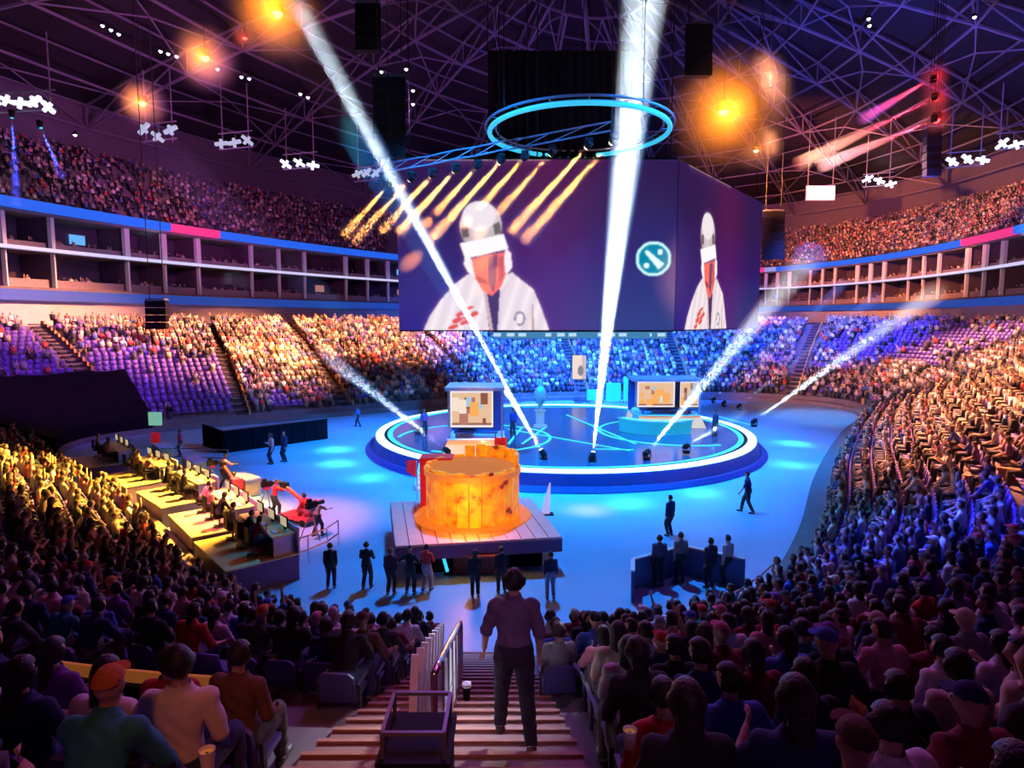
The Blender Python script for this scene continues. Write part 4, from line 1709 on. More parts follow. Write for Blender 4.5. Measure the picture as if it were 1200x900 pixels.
line_array(457, 92, 188, 48, 2.4, 'black loudspeaker array hanging above the amber lamps')
line_array(432, 6, 62, 52, 2.0, 'black loudspeaker array at the top beside the long white beam')
line_array(818, 30, 92, 54, 2.2, 'black loudspeaker array left of the orange lamp over the screen')
line_array(1093, 150, 208, 66, 1.5, 'slim black loudspeaker array under the red lamps')
line_array(906, 248, 305, 78, 2.6, 'short dark loudspeaker array beside the right edge of big screen')
line_array(184, 352, 386, 62, 2.0, 'dark loudspeaker stack hanging before the left stands')

# ---- glowing lamps in the roof
def ball_haze(name, dens, r_):
    if name in MATS:
        return MATS[name]
    m = haze_mat(name, dens)
    nt = m.node_tree
    v = next(n for n in nt.nodes if n.type == 'VOLUME_SCATTER')
    tc = nt.nodes.new('ShaderNodeTexCoord')
    ln = nt.nodes.new('ShaderNodeVectorMath')
    ln.operation = 'LENGTH'
    nt.links.new(tc.outputs['Object'], ln.inputs[0])
    mr = nt.nodes.new('ShaderNodeMapRange')
    mr.interpolation_type = 'SMOOTHERSTEP'
    mr.inputs[1].default_value = 0
    mr.inputs[2].default_value = r_
    mr.inputs[3].default_value = dens
    mr.inputs[4].default_value = 0
    nt.links.new(ln.outputs['Value'], mr.inputs[0])
    nt.links.new(mr.outputs[0], v.inputs['Density'])
    return m


def glow_lamp(px, py, Y, r_, label, lens, col, e, hz=True, dens=.16, hr=2.4):
    p = at_y(px, py, Y)
    t = thing('roof_lamp', label, 'lamp', p)
    MB().ball((0, 0, 0), r_, 12, 8).build('bulb', lens, t)
    MB().lathe([(r_ * 1.1, -.05), (r_ * 1.5, .15), (r_ * 1.2, r_ * 1.8), (.01, r_ * 2)], 14).build('housing', DARK, t)
    MB().tube([(0, 0, r_ * 1.9), (0, 0, max(2, 42 - p.z))], .04, 5).build('cable', CABLE, t)
    l = bpy.data.lights.new('lamp_light', 'POINT')
    l.energy = e
    l.color = col
    l.shadow_soft_size = r_ * 1.7
    lo = bpy.data.objects.new('lamp_light', l)
    COL.objects.link(lo)
    lo.location = (p.x, p.y - r_ * 2.2, p.z - r_ * .4)
    if hz:
        h = MB().ball((0, 0, 0), hr, 20, 12).build('lit_haze', ball_haze('lamp_haze_%d' % int(hr * 10), dens, hr), t)
        h['kind'] = 'stuff'
    return t


OA_ = (1, .24, .01)
glow_lamp(848, 130, 56, .42, 'bright orange roof lamp right above the big screen', G_AMBER, OA_, 4 * K, hr=6)
glow_lamp(325, 15, 58, .42, 'orange roof lamp at the top of the long white beam', G_AMBER, OA_, 3 * K, hr=5)
glow_lamp(240, 67, 62, .36, 'orange roof lamp on upper left between roof trusses', G_AMBER, OA_, 1.6 * K, hr=3.6)
glow_lamp(167, 120, 66, .34, 'dimmer orange roof lamp above the left upper stands', G_AMBER, OA_, 1.2 * K, hr=3.0)
glow_lamp(886, 176, 62, .22, 'small orange roof lamp below the brightest orange one', G_WARM, OA_, .25 * K, hr=2.6)
glow_lamp(287, 44, 60, .2, 'small red roof lamp beside the orange lamps', G_RED, (1, .03, .02), .12 * K, hr=1.6)
for k, (x, y) in enumerate(((1094, 90), (1096, 115), (1097, 140))):
    glow_lamp(x, y, 62, .2 + .07 * k, ('highest', 'middle', 'lowest')[k] + ' of three red lamps hanging over the right stands', G_RED, (1, .02, .03), .2 * K, hr=1.8)
for k, (x0, y0, x1, y1) in enumerate(((1092, 92, 1010, 140), (1092, 117, 930, 195), (1092, 142, 960, 195))):
    moving_head(at_y(x0, y0, 61), at_y(x1, y1, 75), 500 * K, 6, (1, .05, .12), ('highest', 'middle', 'lowest')[k] + ' red beam lamp beside the red roof lamps', .05, .16, G_RED)
for k, (x0, y0, x1, y1) in enumerate(((14, 138, 20, 245), (48, 150, 74, 212))):
    moving_head(at_y(x0, y0, 60), at_y(x1, y1, 60), 160 * K, 7, (.03, .08, 1), ('left', 'right')[k] + ' of two blue lamps shining down the upper left stands', .12, .16, G_CYAN)
for k, (x, y) in enumerate([(120, 30), (130, 35), (139, 40), (188, 60), (197, 63), (207, 66), (255, 81), (283, 90), (292, 92), (352, 110), (361, 114), (447, 84), (476, 81), (484, 106), (484, 122), (88, 158), (1018, 22), (1142, 20), (1019, 30), (683, 162), (650, 158)]):
    p = at_y(x, y, 66)
    t = thing('spot_lamp', '%s white pinpoint roof lamp counted from upper left' % ORD[k + 1], 'lamp', p, group='white pinpoint roof lamps')
    MB().ball((0, 0, 0), .17, 8, 6).build('bulb', G_WHITE, t)
    MB().lathe([(.2, 0), (.24, .2), (.02, .45)], 8).build('housing', DARK, t)


def floodlights(px, py, Y, W, label, seed, lit=G_SOFTW):
    r_ = random.Random(seed)
    p = at_y(px, py, Y)
    t = thing('floodlight_rack', label, 'floodlight', p)
    n = max(3, int(W / 1.1))
    for k in range(n):
        x = -W / 2 + W * k / (n - 1)
        z = r_.uniform(-.5, .5)
        a = r_.uniform(-.8, .8)
        MB().bar((x - .8 * math.cos(a), 0, z - .8 * math.sin(a)), (x + .8 * math.cos(a), -.2, z + .8 * math.sin(a)), .38).build('light_bar', lit, t)
        MB().bar((x - .5 * math.sin(a), -.1, z + .5 * math.cos(a)), (x + .6 * math.sin(a), -.25, z - .6 * math.cos(a)), .3).build('light_bar', lit, t)
        MB().bar((x, .2, z), (x, .3, 1.2), .08).build('bracket', GREYM, t)
    MB().bar((-W / 2 - .5, .3, 1.0), (W / 2 + .5, .3, 1.4), .14).build('frame', TRUSS, t)
    MB().bar((-W / 2 - .5, .3, -.9), (W / 2 + .5, .3, -.5), .14).build('frame', TRUSS, t)
    for s in (-1, 1):
        MB().bar((s * W / 2, .3, -.9), (s * W / 2, .35, 7), .1).build('hanger', TRUSS, t)


G_DIM = glow('tube_dim', (.5, .6, .75), .7)
floodlights(25, 121, 66, 5.5, 'bright white floodlight rack at the far left under the roof', 1)
floodlights(185, 156, 74, 3.0, 'dim floodlight rack left of centre over the left upper stand', 2, G_DIM)
floodlights(275, 166, 80, 3.2, 'dim floodlight rack between the two other left racks', 3, G_DIM)
floodlights(351, 190, 86, 3.6, 'white floodlight rack near the left end of amber beams', 4)
floodlights(430, 205, 92, 2.6, 'small dim floodlight rack beside the first amber beam', 5, G_DIM)
floodlights(1030, 212, 100, 3.6, 'white floodlight rack above the orange-lit upper stand', 6)
floodlights(1133, 188, 86, 4.0, 'white floodlight rack right of the red lamps', 7)
floodlights(1190, 166, 80, 3.4, 'white floodlight rack at the far right edge under the roof', 8)
p = at_y(962, 226, 104)
t = thing('lit_sign_panel', 'blank white lit panel at the end of the right upper stand', 'panel', p)
MB().box((0, 0, 0), (4.4, .2, 2.1)).build('lit_face', G_SOFTW, t)
MB().box((0, .2, 0), (4.7, .2, 2.4)).bar((-2, .3, 0), (-2, .4, 12), .1).bar((2, .3, 0), (2, .4, 12), .1).build('housing', GREYM, t)

# ---- front dais with the glowing drum
dais = thing('dais', 'low pink-lit planked dais in front of the round stage', 'platform')
DZ = 1.25
A1, B1, C1, D1 = [at_z(x, y, DZ) for x, y in ((463, 640), (659, 629), (622, 583), (457, 588))]
DECKP = mat('dais_planks', (.85, .42, .38), .5, noise=.2, scale=2)
for k in range(12):
    t0, t1 = k / 12 + .003, (k + 1) / 12 - .003
    q = [A1.lerp(B1, t0), A1.lerp(B1, t1), D1.lerp(C1, t1), D1.lerp(C1, t0)]
    MB().hexa([p - V((0, 0, .08)) for p in q], q).build('plank', DECKP, dais)
m_ = MB()
q = [A1, B1, C1, D1]
m_.hexa([V((p.x, p.y, DZ - .55)) for p in q], [V((p.x, p.y, DZ - .08)) for p in q])
m_.build('fascia', mat('dais_fascia', (.20, .07, .20), .5), dais)
c_ = sum(q, V()) / 4
q2 = [c_ + (p - c_) * .8 for p in q]
MB().hexa([V((p.x, p.y, 0)) for p in q2], [V((p.x, p.y, DZ - .55)) for p in q2]).build('base', BLACKCLOTH, dais)

dp = at_z(554, 603, DZ)
drum = thing('glowing_drum', 'glowing orange drum-shaped tower standing on the planked dais', 'prop', (dp.x, dp.y, DZ))
R_ = 1.85
m, nt, b = nodes_of('drum_glow')
tc = nt.nodes.new('ShaderNodeTexCoord')
nz = nt.nodes.new('ShaderNodeTexNoise')
nz.inputs['Scale'].default_value = 2.2
nz.inputs['Detail'].default_value = 5
nt.links.new(tc.outputs['Object'], nz.inputs['Vector'])
cr = nt.nodes.new('ShaderNodeValToRGB')
cr.color_ramp.elements[0].position = .33
cr.color_ramp.elements[0].color = (.22, .03, .0, 1)
cr.color_ramp.elements[1].position = .62
cr.color_ramp.elements[1].color = (1, .40, .01, 1)
e_ = cr.color_ramp.elements.new(.41)
e_.color = (.95, .22, .01, 1)
nt.links.new(nz.outputs[0], cr.inputs[0])
nt.links.new(cr.outputs[0], b.inputs['Emission Color'])
b.inputs['Emission Strength'].default_value = .62
nt.links.new(cr.outputs[0], b.inputs['Base Color'])
DRUM = m
for k in range(24):
    a0, a1 = 2 * PI * k / 24, 2 * PI * (k + .9) / 24
    hi = 2.05 + (.42 if k in (0, 1, 2, 3, 4, 5, 6, 23) else 0) + .05 * (k % 2)
    mb = MB()
    ro, ri = R_, R_ - .14
    pts = [(math.cos(a) * r, math.sin(a) * r) for a in (a0, a1) for r in (ro, ri)]
    o, i_, p_, q_2 = pts
    mb.hexa([V((*o, 0)), V((*p_, 0)), V((*q_2, 0)), V((*i_, 0))], [V((*o, hi)), V((*p_, hi)), V((*q_2, hi)), V((*i_, hi))])
    mb.build('stave', DRUM, drum)
MB().lathe([(R_ + .07, 1.75), (R_ + .07, 1.98), (R_ - .1, 1.98)], 32).build('hoop', mat('hoop_orange', (.9, .3, .04), .5, emit=(1, .25, .02), es=.5), drum)
MB().lathe([(R_ - .14, 2.0), (.01, 2.05)], 24).build('lid', mat('drum_lid', (.35, .10, .02), .8, emit=(1, .22, .01), es=.55, spec=.1), drum)
MB().lathe([(R_ + .5, 0), (R_ + .45, .06), (R_, .06)], 32).build('foot_ring', glow('foot_orange', (1, .22, .02), .7), drum)
dl = bpy.data.lights.new('drum_light', 'POINT')
dl.energy = 220
dl.color = (1, .35, .05)
dl.shadow_soft_size = .5
dlo = bpy.data.objects.new('drum_light', dl)
COL.objects.link(dlo)
dlo.location = (dp.x, dp.y - 2.9, DZ + 1.0)
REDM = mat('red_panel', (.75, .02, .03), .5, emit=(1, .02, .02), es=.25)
a = at_z(509, 594, DZ)
t = thing('red_block', 'bright red block standing left of the glowing orange drum', 'prop', (a.x, a.y + .3, DZ))
MB().box((0, 0, .95), (1.15, .7, 1.9)).build('body', REDM, t)
MB().box((.1, 0, 1.98), (1.35, .9, .22)).build('cap', REDM, t)


def flag(px, py, z, h_, w_, label):
    p = at_z(px, py, z)
    t = thing('flag', label, 'flag', p)
    MB().tube([(0, 0, 0), (0, 0, h_)], .03, 6).build('pole', STEEL, t)
    m_ = MB()
    for k in range(6):
        x0, x1 = -w_ * k / 6, -w_ * (k + 1) / 6
        y0, y1 = .05 * math.sin(k * 1.4), .05 * math.sin((k + 1) * 1.4)
        m_.add([(x0, y0, h_ - .9 + .06 * k), (x1, y1, h_ - .9 + .06 * (k + 1)), (x1, y1, h_ - .02), (x0, y0, h_)], [(0, 1, 2, 3)])
    m_.build('cloth', REDM, t)
    MB().lathe([(.01, 0), (.22, 0), (.2, .05), (.01, .06)], 12).build('foot', DARK, t)


flag(489, 594, 0, 2.3, .5, 'red flag on a pole left of the red block')
flag(594, 580, DZ, 2.6, .55, 'small red flag behind the glowing orange drum')
# white steps up to the stage, behind the dais
a = at_z(512, 574, 0)
t = thing('white_steps', 'white striped step unit between the dais and the round stage', 'steps', (a.x, a.y, 0))
for k in range(6):
    MB().box((0, k * .38, .1 + k * .17), (2.2, .36, .1)).build('tread', glow('step_white', (.6, .85, 1), .6), t)
for s in (-1, 1):
    MB().hexa([V((s * 1.15 - .05, -.2, 0)), V((s * 1.15 + .05, -.2, 0)), V((s * 1.15 + .05, 2.2, 0)), V((s * 1.15 - .05, 2.2, 0))], [V((s * 1.15 - .05, -.2, .3)), V((s * 1.15 + .05, -.2, .3)), V((s * 1.15 + .05, 2.2, 1.25)), V((s * 1.15 - .05, 2.2, 1.25))]).build('side', WHITEP, t)
# pale fin on the floor right of the dais
a = at_z(641, 603, 0)
t = thing('light_fin', 'slim pale upright fin on the floor right of the dais', 'light', a)
MB().hexa([V((-.3, -.1, 0)), V((.12, -.1, 0)), V((.12, .1, 0)), V((-.3, .1, 0))], [V((.1, -.04, 1.5)), V((.16, -.04, 1.5)), V((.16, .04, 1.5)), V((.1, .04, 1.5))]).build('fin', glow('fin_pale', (.7, .65, 1), .6), t)
MB().box((-.05, 0, .03), (.7, .4, .06)).build('foot', DARK, t)
# shelf and slanted tube under the dais front
a = at_z(556, 672, 0)
t = thing('wooden_counter', 'low reddish wooden counter in front of the dais', 'counter', (a.x, a.y, 0))
MB().box((0, 0, .72), (1.7, .6, .07)).build('top', mat('counter_wood', (.35, .10, .06), .5, noise=.4, scale=5), t)
MB().box((0, .1, .35), (1.5, .35, .68)).build('body', mat('counter_body', (.18, .05, .05), .6), t)
a = at_z(526, 672, 0)
t = thing('light_tube', 'short slanted cyan light tube beside the wooden counter', 'light', a)
MB().tube([(-.05, 0, .08), (-.28, 0, .95)], .06, 8).build('tube', G_CYAN, t)
MB().box((-.03, 0, .03), (.3, .3, .06)).build('foot', DARK, t)

# ---- black barrier wall on the left of the floor
a, b = at_z(263, 531, 0), at_z(384, 514, 0)
t = thing('black_barrier', 'long black draped barrier at the foot of the left stands', 'barrier', a)
d = b - a
L = d.length
dn = d.normalized()
for k in range(8):
    p, q = dn * (L * k / 8 + .03), dn * (L * (k + 1) / 8 - .03)
    MB().bar(p + V((0, 0, .75)), q + V((0, 0, .75)), .18, 1.5).build('panel', BLACKCLOTH, t)
sd2 = dn.cross(V((0, 0, 1)))
MB().bar(V((0, 0, .75)), sd2 * -4 + V((0, 0, .75)), .18, 1.5).build('end_panel', BLACKCLOTH, t)
MB().bar(V((0, 0, 1.5)), dn * L + V((0, 0, 1.5)), .3, .06).build('ledge', DARK, t)

# black cloth over the closed block of seats
mb = MB()
ks = np.linspace(TS0 + 1, TS1 - 1, 14)
grid = []
for r in range(9):
    for k in ks:
        p, nn = pos(k, r * ROWD + .3)
        grid.append((p[0], p[1], zrow(r) + .92 + .08 * math.sin(r * 2.1 + k)))
mb.add(grid, [(r * 14 + k, r * 14 + k + 1, (r + 1) * 14 + k + 1, (r + 1) * 14 + k) for r in range(8) for k in range(13)])
fr0 = len(mb.v)
front = [(*pos(k, .2)[0], .1) for k in ks]
mb.add(front, [])
mb.f += [(k, k + 1, fr0 + k + 1, fr0 + k) for k in range(13)]
mb.m += [0] * 13
o = mb.build('seat_cover', BLACKCLOTH)
tag(o, 'black cloth covering a closed block of seats on the left', 'cloth')
# sign at its corner
a = at_z(184, 523, 0)
t = thing('standing_sign', 'small pale green sign over a red box beside the black cloth', 'sign', a)
MB().tube([(0, 0, 0), (0, 0, 1.6)], .04, 6).build('pole', GREYM, t)
MB().box((0, -.03, 2.0), (.95, .06, .95)).build('sign_face', glow('sign_green', (.25, .6, .45), .7), t)
MB().box((0, -.1, .65), (.5, .3, .7)).build('red_box', REDM, t)


# ---- broadcast desks
DESKY = mat('desk_yellow', (.78, .62, .28), .5, noise=.2, scale=2)
DESKW = mat('desk_side', (.55, .52, .85), .5)


STAND_ARMS = ((.12, -.02, -1), (-.02, .22, -1))
HIP = ((.75, -.25, -.75), (-.85, .35, -.1))
CHEST = ((.25, .35, -.9), (-.75, .6, .35))
STANDP = [
    ('standing with arms at the sides', dict(kind='stand', arms=(STAND_ARMS, STAND_ARMS), lean=1, legs=((0, .02), (.02, .02))), 'short'),
    ('standing with hands on hips', dict(kind='stand', arms=(HIP, HIP), lean=0, legs=((.05, .06), (-.05, .05))), 'cap'),
    ('standing with arms folded', dict(kind='stand', arms=(CHEST, CHEST), lean=2, legs=((-.04, .03), (.06, .03)), head=14), 'short'),
    ('walking', dict(kind='stand', arms=(((.12, .45, -1), (0, .6, -.8)), ((.12, -.4, -1), (0, .1, -1))), lean=5, legs=((-.22, .0), (.26, .0))), 'short'),
    ('standing, long-haired,', dict(kind='stand', arms=(STAND_ARMS, CHEST), lean=1, legs=((0, 0), (.05, .01)), head=-20), 'long'),
    ('reaching forward to a camera', dict(kind='stand', arms=(((.2, .8, -.35), (-.1, 1, .1)), ((.2, .8, -.35), (-.1, 1, .1))), lean=12, legs=((-.15, .04), (.15, .04))), 'cap'),
]
STP = [make_human(p_, .02, h_, long_sleeve=(k % 2 == 0)) for k, (n_, p_, h_) in enumerate(STANDP)]


def desk(fi, din, label, seed, W=3.0):
    r_ = random.Random(seed)
    p, nn = pos(fi, -din)
    rz = math.atan2(-nn[1], -nn[0]) - PI / 2
    t = thing('broadcast_desk', label, 'desk', (p[0], p[1], 0), rz, 'broadcast desks by the left stands')
    H = .9
    MB().box((0, 0, H / 2), (W, 2.4, H)).build('riser', mat('riser_box', (.14, .08, .22), .6), t)
    MB().box((0, 0, H + .02), (W + .05, 2.45, .05)).build('riser_deck', DESKY, t)
    MB().box((0, .75, H + .74), (W * .94, .8, .06)).build('desktop', DESKY, t)
    for s in (-1, 1):
        MB().box((s * W * .45, .75, H + .38), (.07, .7, .7)).build('leg', DESKW, t)
    MB().box((0, 1.22, H + .3), (W, .06, 1.3)).build('front_panel', DESKW, t)
    for k in range(3):
        x = -W * .32 + W * .32 * k
        mon = MB().box((x, .98, H + 1.08), (.6, .05, .38)).build('monitor', DARK, t)
        MB().box((x, .952, H + 1.08), (.54, .01, .32)).build('monitor_picture', glow('monitor_lit', (.6, .5, .3), .8), mon)
        MB().box((x, 1.0, H + .83), (.08, .08, .14)).build('monitor_stand', DARK, mon)
        MB().box((x + .1, .62, H + .79), (.34, .2, .04)).build('keyboard', WHITEP, t)
    R = Matrix.Rotation(rz, 3, 'Z')
    for k in range(3):
        x = -W * .32 + W * .32 * k + r_.uniform(-.1, .1)
        q = R @ V((x, -.05, 0)) + V((p[0], p[1], H + .045))
        cn, cc = r_.choice(PALETTE)
        txt, hair, tpl = TPL[r_.choice([0, 1, 7, 8, 5])]
        put_person(tpl, q, rz + r_.uniform(-.2, .2), '%s operator in %s at %s' % (('left-hand', 'middle', 'right-hand')[k], cn, label.replace('yellow-lit ', '')), cc, (.04, .04, .06))
        ch = thing('office_chair', '%s chair at %s' % (('left-hand', 'middle', 'right-hand')[k], label), 'chair', q, rz, 'chairs at the broadcast desks')
        MB().box((0, .02, .42), (.46, .46, .07)).build('seat', DARK, ch)
        MB().box((0, -.22, .78), (.42, .05, .5)).build('backrest', DARK, ch)
        MB().tube([(0, 0, .06), (0, 0, .4)], .04, 6).build('column', GREYM, ch)
        for a_ in range(5):
            MB().bar((0, 0, .06), (.28 * math.cos(a_ * 1.256), .28 * math.sin(a_ * 1.256), .04), .05).build('foot', GREYM, ch)


WORDS = ['farthest', 'second farthest', 'middle', 'second nearest', 'nearest']
for k, (x, y) in enumerate(((-24.5, 35.2), (-20.2, 31.2), (-16.5, 27.8), (-12.9, 24.5), (-9.6, 21.8))):
    desk(s_near(x, y), 1.3, 'yellow-lit broadcast desk, %s of five along the left stands' % WORDS[k], 40 + k, 3.6)
for k, (x, y) in enumerate(((-26, 37.5), (-21.8, 32.6), (-17.5, 28.6))):
    p, nn = pos(s_near(x, y), -5.0)
    rz = math.atan2(-nn[1], -nn[0]) - PI / 2
    t = thing('equipment_case', ('farthest', 'middle', 'nearest')[k] + ' of three stacked equipment cases before the yellow desks', 'case', (p[0], p[1], 0), rz)
    MB().box((0, 0, .45), (1.8, .8, .8)).build('body', DESKY, t)
    MB().box((0, 0, .9), (1.84, .84, .1)).build('lid', DESKW, t)
    for sx in (-1, 1):
        MB().box((sx * .6, -.42, .55), (.2, .04, .12)).build('latch', STEEL, t)

# ---- people standing on the floor
LM = dict(PALETTE)


def stander(k, px, py, hpx, label, shirt, trousers=(.03, .03, .04), face=0.0, z=0.0, cap=None):
    p = at_z(px, py, z)
    put_person(STP[k], (p.x, p.y, z), face, label, shirt, trousers, cap or (.03, .03, .03), scale=1.0 if not hpx else max(.9, min(1.12, hpx * p.y / F / 1.75)))
    return p


BK = (.02, .02, .025)
stander(0, 388, 690, 57, 'person in black standing on the floor by the left fence', BK, face=.1)
stander(2, 430, 690, 58, 'person in black with folded arms, left of three watching the dais', (.03, .03, .05), face=-.1)
stander(0, 458, 697, 58, 'person in dark maroon shirt close left of the red-shirted one', (.10, .02, .04), face=-.2)
stander(1, 481, 696, 60, 'person in black cap and black clothes right before the dais corner', BK, face=-.2)
stander(2, 500, 692, 54, 'person in a red shirt and pale trousers at the dais corner', (.75, .06, .07), (.5, .4, .5), face=-.4)
stander(4, 557, 700, 56, 'long-haired person in black in front of the wooden counter', BK, face=0.1)
stander(0, 588, 695, 58, 'person in black seen just left of the big foreground man', BK, face=.2)
stander(0, 645, 702, 56, 'person in dark shirt and pale trousers right of the foreground man', (.03, .03, .08), (.25, .25, .35), face=.05)
stander(0, 785, 628, 50, 'dark figure standing alone on the blue floor at right', (.02, .03, .12), face=.6)
stander(3, 876, 601, 52, 'dark figure walking on the blue floor by the right stands', (.02, .02, .10), face=1.2)
stander(4, 319, 544, 38, 'person in a pink shirt standing by the black barrier', (.75, .35, .4), face=2.2)
stander(0, 334, 541, 38, 'person in dark blue standing beside the pink-shirted one', (.02, .04, .12), face=2.5)
stander(5, 262, 574, 44, 'camera operator in pink at the far tripod camera', (.7, .3, .35), face=-1.0)
stander(5, 322, 606, 46, 'camera operator in red at the middle tripod camera', (.75, .05, .05), face=-.9)
stander(5, 372, 628, 44, 'camera operator in grey at the near tripod camera', (.3, .28, .3), face=-.6, cap=(.6, .5, .5))
stander(4, 744, 504, 34, 'person in white standing left of the right player booth', (.8, .85, .85), (.5, .6, .6), face=PI, z=SZ)
stander(0, 602, 512, 34, 'person in dark blue beside the left player booth', (.03, .05, .3), face=2.6, z=SZ)
stander(0, 838, 512, 32, 'person in dark clothes right of the right player booth', (.03, .04, .12), face=2.0, z=SZ)
stander(0, 497, 512, 34, 'person in purple left of the left player booth', (.25, .1, .35), face=-2.4, z=SZ)
stander(3, 420, 500, 0, 'person in blue walking on the floor left of the stage', (.05, .1, .4), face=1.5)
stander(0, 212, 534, 0, 'person in red by the small pale green sign', (.55, .05, .08), face=2.0)


def tripod_camera(px, py, rz, label, col, H=1.45):
    p = at_z(px, py, 0)
    t = thing('broadcast_camera', label, 'camera', p, rz)
    for k in range(3):
        a_ = 2 * PI * k / 3
        MB().tube([(0, 0, H - .15), (.5 * math.cos(a_), .5 * math.sin(a_), .02)], .025, 6).build('leg', GREYM, t)
    MB().box((0, 0, H), (.18, .5, .24)).build('camera_body', DARK, t)
    MB().tube([(0, .25, H), (0, .62, H)], [.07, .09], 10).build('lens', DARK, t)
    MB().box((.0, -.1, H + .2), (.12, .2, .14)).build('viewfinder', DARK, t)
    MB().box((0, 0, H - .18), (.22, .28, .1)).build('tripod_head', col, t)
    MB().tube([(0, -.1, H - .15), (.12, -.6, H - .3)], .015, 6).build('pan_handle', GREYM, t)


REDC = mat('red_kit', (.6, .03, .05), .5)
tripod_camera(250, 574, -1.0, 'far tripod camera near the yellow desks', REDC)
tripod_camera(314, 603, -.9, 'middle tripod camera with red head', REDC)
tripod_camera(366, 632, -.6, 'near tripod camera by the left fence', GREYM)
for k, (px, py, lb, n_) in enumerate(((272, 583, 'red low camera dolly with seat beside the far tripod camera', 4), (352, 612, 'red low camera dolly with seat beside the middle tripod camera', 4))):
    p = at_z(px, py, 0)
    t = thing('camera_dolly', lb, 'dolly', p, -.7 + k * .2)
    MB().box((0, 0, .3), (1.7, .9, .14)).build('chassis', REDC, t)
    for x in (-.6, .6):
        for y in (-.42, .42):
            w_ = MB()
            w_.v, w_.f = [], []
            w_.tube([(x, y - .06, .16), (x, y + .06, .16)], .16, 10).build('wheel', DARK, t)
    MB().tube([(.1, 0, .3), (.1, 0, 1.1)], .1, 8).build('column', REDC, t)
    MB().bar((.1, 0, 1.05), (-1.0, .1, 1.5), .12).build('jib_arm', REDC, t)
    MB().box((-1.05, .1, 1.55), (.4, .2, .25)).build('camera_body', DARK, t)
    MB().box((.6, 0, .6), (.4, .4, .1)).box((.8, 0, .85), (.08, .4, .5)).build('seat', REDC, t)
    R = Matrix.Rotation(-.7 + k * .2, 3, 'Z')
    q = p + R @ V((.6, 0, .08))
    put_person(TPL[1][2], (q.x, q.y, q.z), -.7 + k * .2 + PI / 2, 'seated camera operator in %s on the %s red dolly' % (('magenta', 'red')[k], ('far', 'near')[k]), ((.6, .06, .25), (.8, .05, .04))[k], (.3, .04, .06))


# ---- fences
def fence(pts, label, h_=1.05, m_=STEEL):
    t = thing('metal_fence', label, 'fence', pts[0])
    o_ = V(pts[0])
    for z in (h_, h_ * .5):
        MB().tube([V(p) - o_ + V((0, 0, z)) for p in pts], .03, 6).build('rail', m_, t)
    for p in pts:
        q = V(p) - o_
        MB().tube([q, q + V((0, 0, h_))], .028, 6).build('post', m_, t)


fence([at_z(x, y, 0) for x, y in ((340, 668), (362, 660), (384, 650), (397, 640))], 'short pale crowd fence behind the lone person in black')
fence([at_z(x, y, 0) for x, y in ((190, 545), (228, 545), (268, 547))], 'low pink-lit rail on the floor by the yellow desks')


def arc_rail(x0, y0, x1, y1, d_, z0, label, h_=.95):
    k0, k1 = s_near(x0, y0), s_near(x1, y1)
    if k1 < k0:
        k1 += NS
    ks_ = np.linspace(k0, k1, max(3, int(abs(k1 - k0) / 3)))
    fence([V((*pos(k, d_)[0], z0)) for k in ks_], label, h_, GREYM)


arc_rail(.8, 15.5, 8.5, 20.3, .15, 0.0, 'curved grey rail before the front row right of the stairs')
arc_rail(-8.7, 19.2, -2.4, 15.5, .15, 0.0, 'curved grey rail before the front row left of the stairs')
# walled box at the foot of the right stand
t = thing('corner_box', 'low blue-lit walled enclosure at the foot of the right stand', 'enclosure')
pts = [at_z(x, y, 0) for x, y in ((741, 706), (741, 690), (800, 672), (872, 690))]
PB = mat('box_wall', (.10, .12, .32), .5)
for a, b in zip(pts, pts[1:]):
    MB().bar(a + V((0, 0, .5)), b + V((0, 0, .5)), .1, 1.0).build('wall_panel', PB, t)
    MB().bar(a + V((0, 0, 1.03)), b + V((0, 0, 1.03)), .14, .05).build('top_rail', WHITEP, t)
for k, (x, y) in enumerate(((772, 686), (797, 682), (832, 690), (852, 686))):
    p = at_z(x, y, 0)
    stander(0, x, y, 0, '%s of four people standing in the low walled enclosure' % ORD[k + 1], [(.1, .1, .2), (.3, .25, .3), (.05, .05, .08), (.6, .55, .6)][k], face=.2 * k)

# ---- main stairs with their handrail
stair = thing('aisle_stairs', None, None)
stair['kind'] = 'structure'
AX = -.66
for i in range(0, 20):
    for h in (0, 1):
        d0 = i * ROWD + (.0 if h else -.45)
        y1 = 15.5 - d0
        zz = zrow(i) if h else (zrow(i) + (zrow(i - 1) if i else 0)) / 2
        if y1 < 1.0:
            continue
        hw = float(np.interp(y1, [0, 6, 12, 22], [1.5, 1.32, 1.02, .9]))
        MB().box((AX, y1 - .225, zz - .04), (2 * hw, .45, .12)).build('tread', STEP, stair)
        MB().box((AX, y1 - .02, zz + .03), (2 * hw, .05, .03)).build('nosing', STEPE, stair)


def stz(y):
    d = 15.5 - y
    return .4 + .503 * d - .005 * d * d


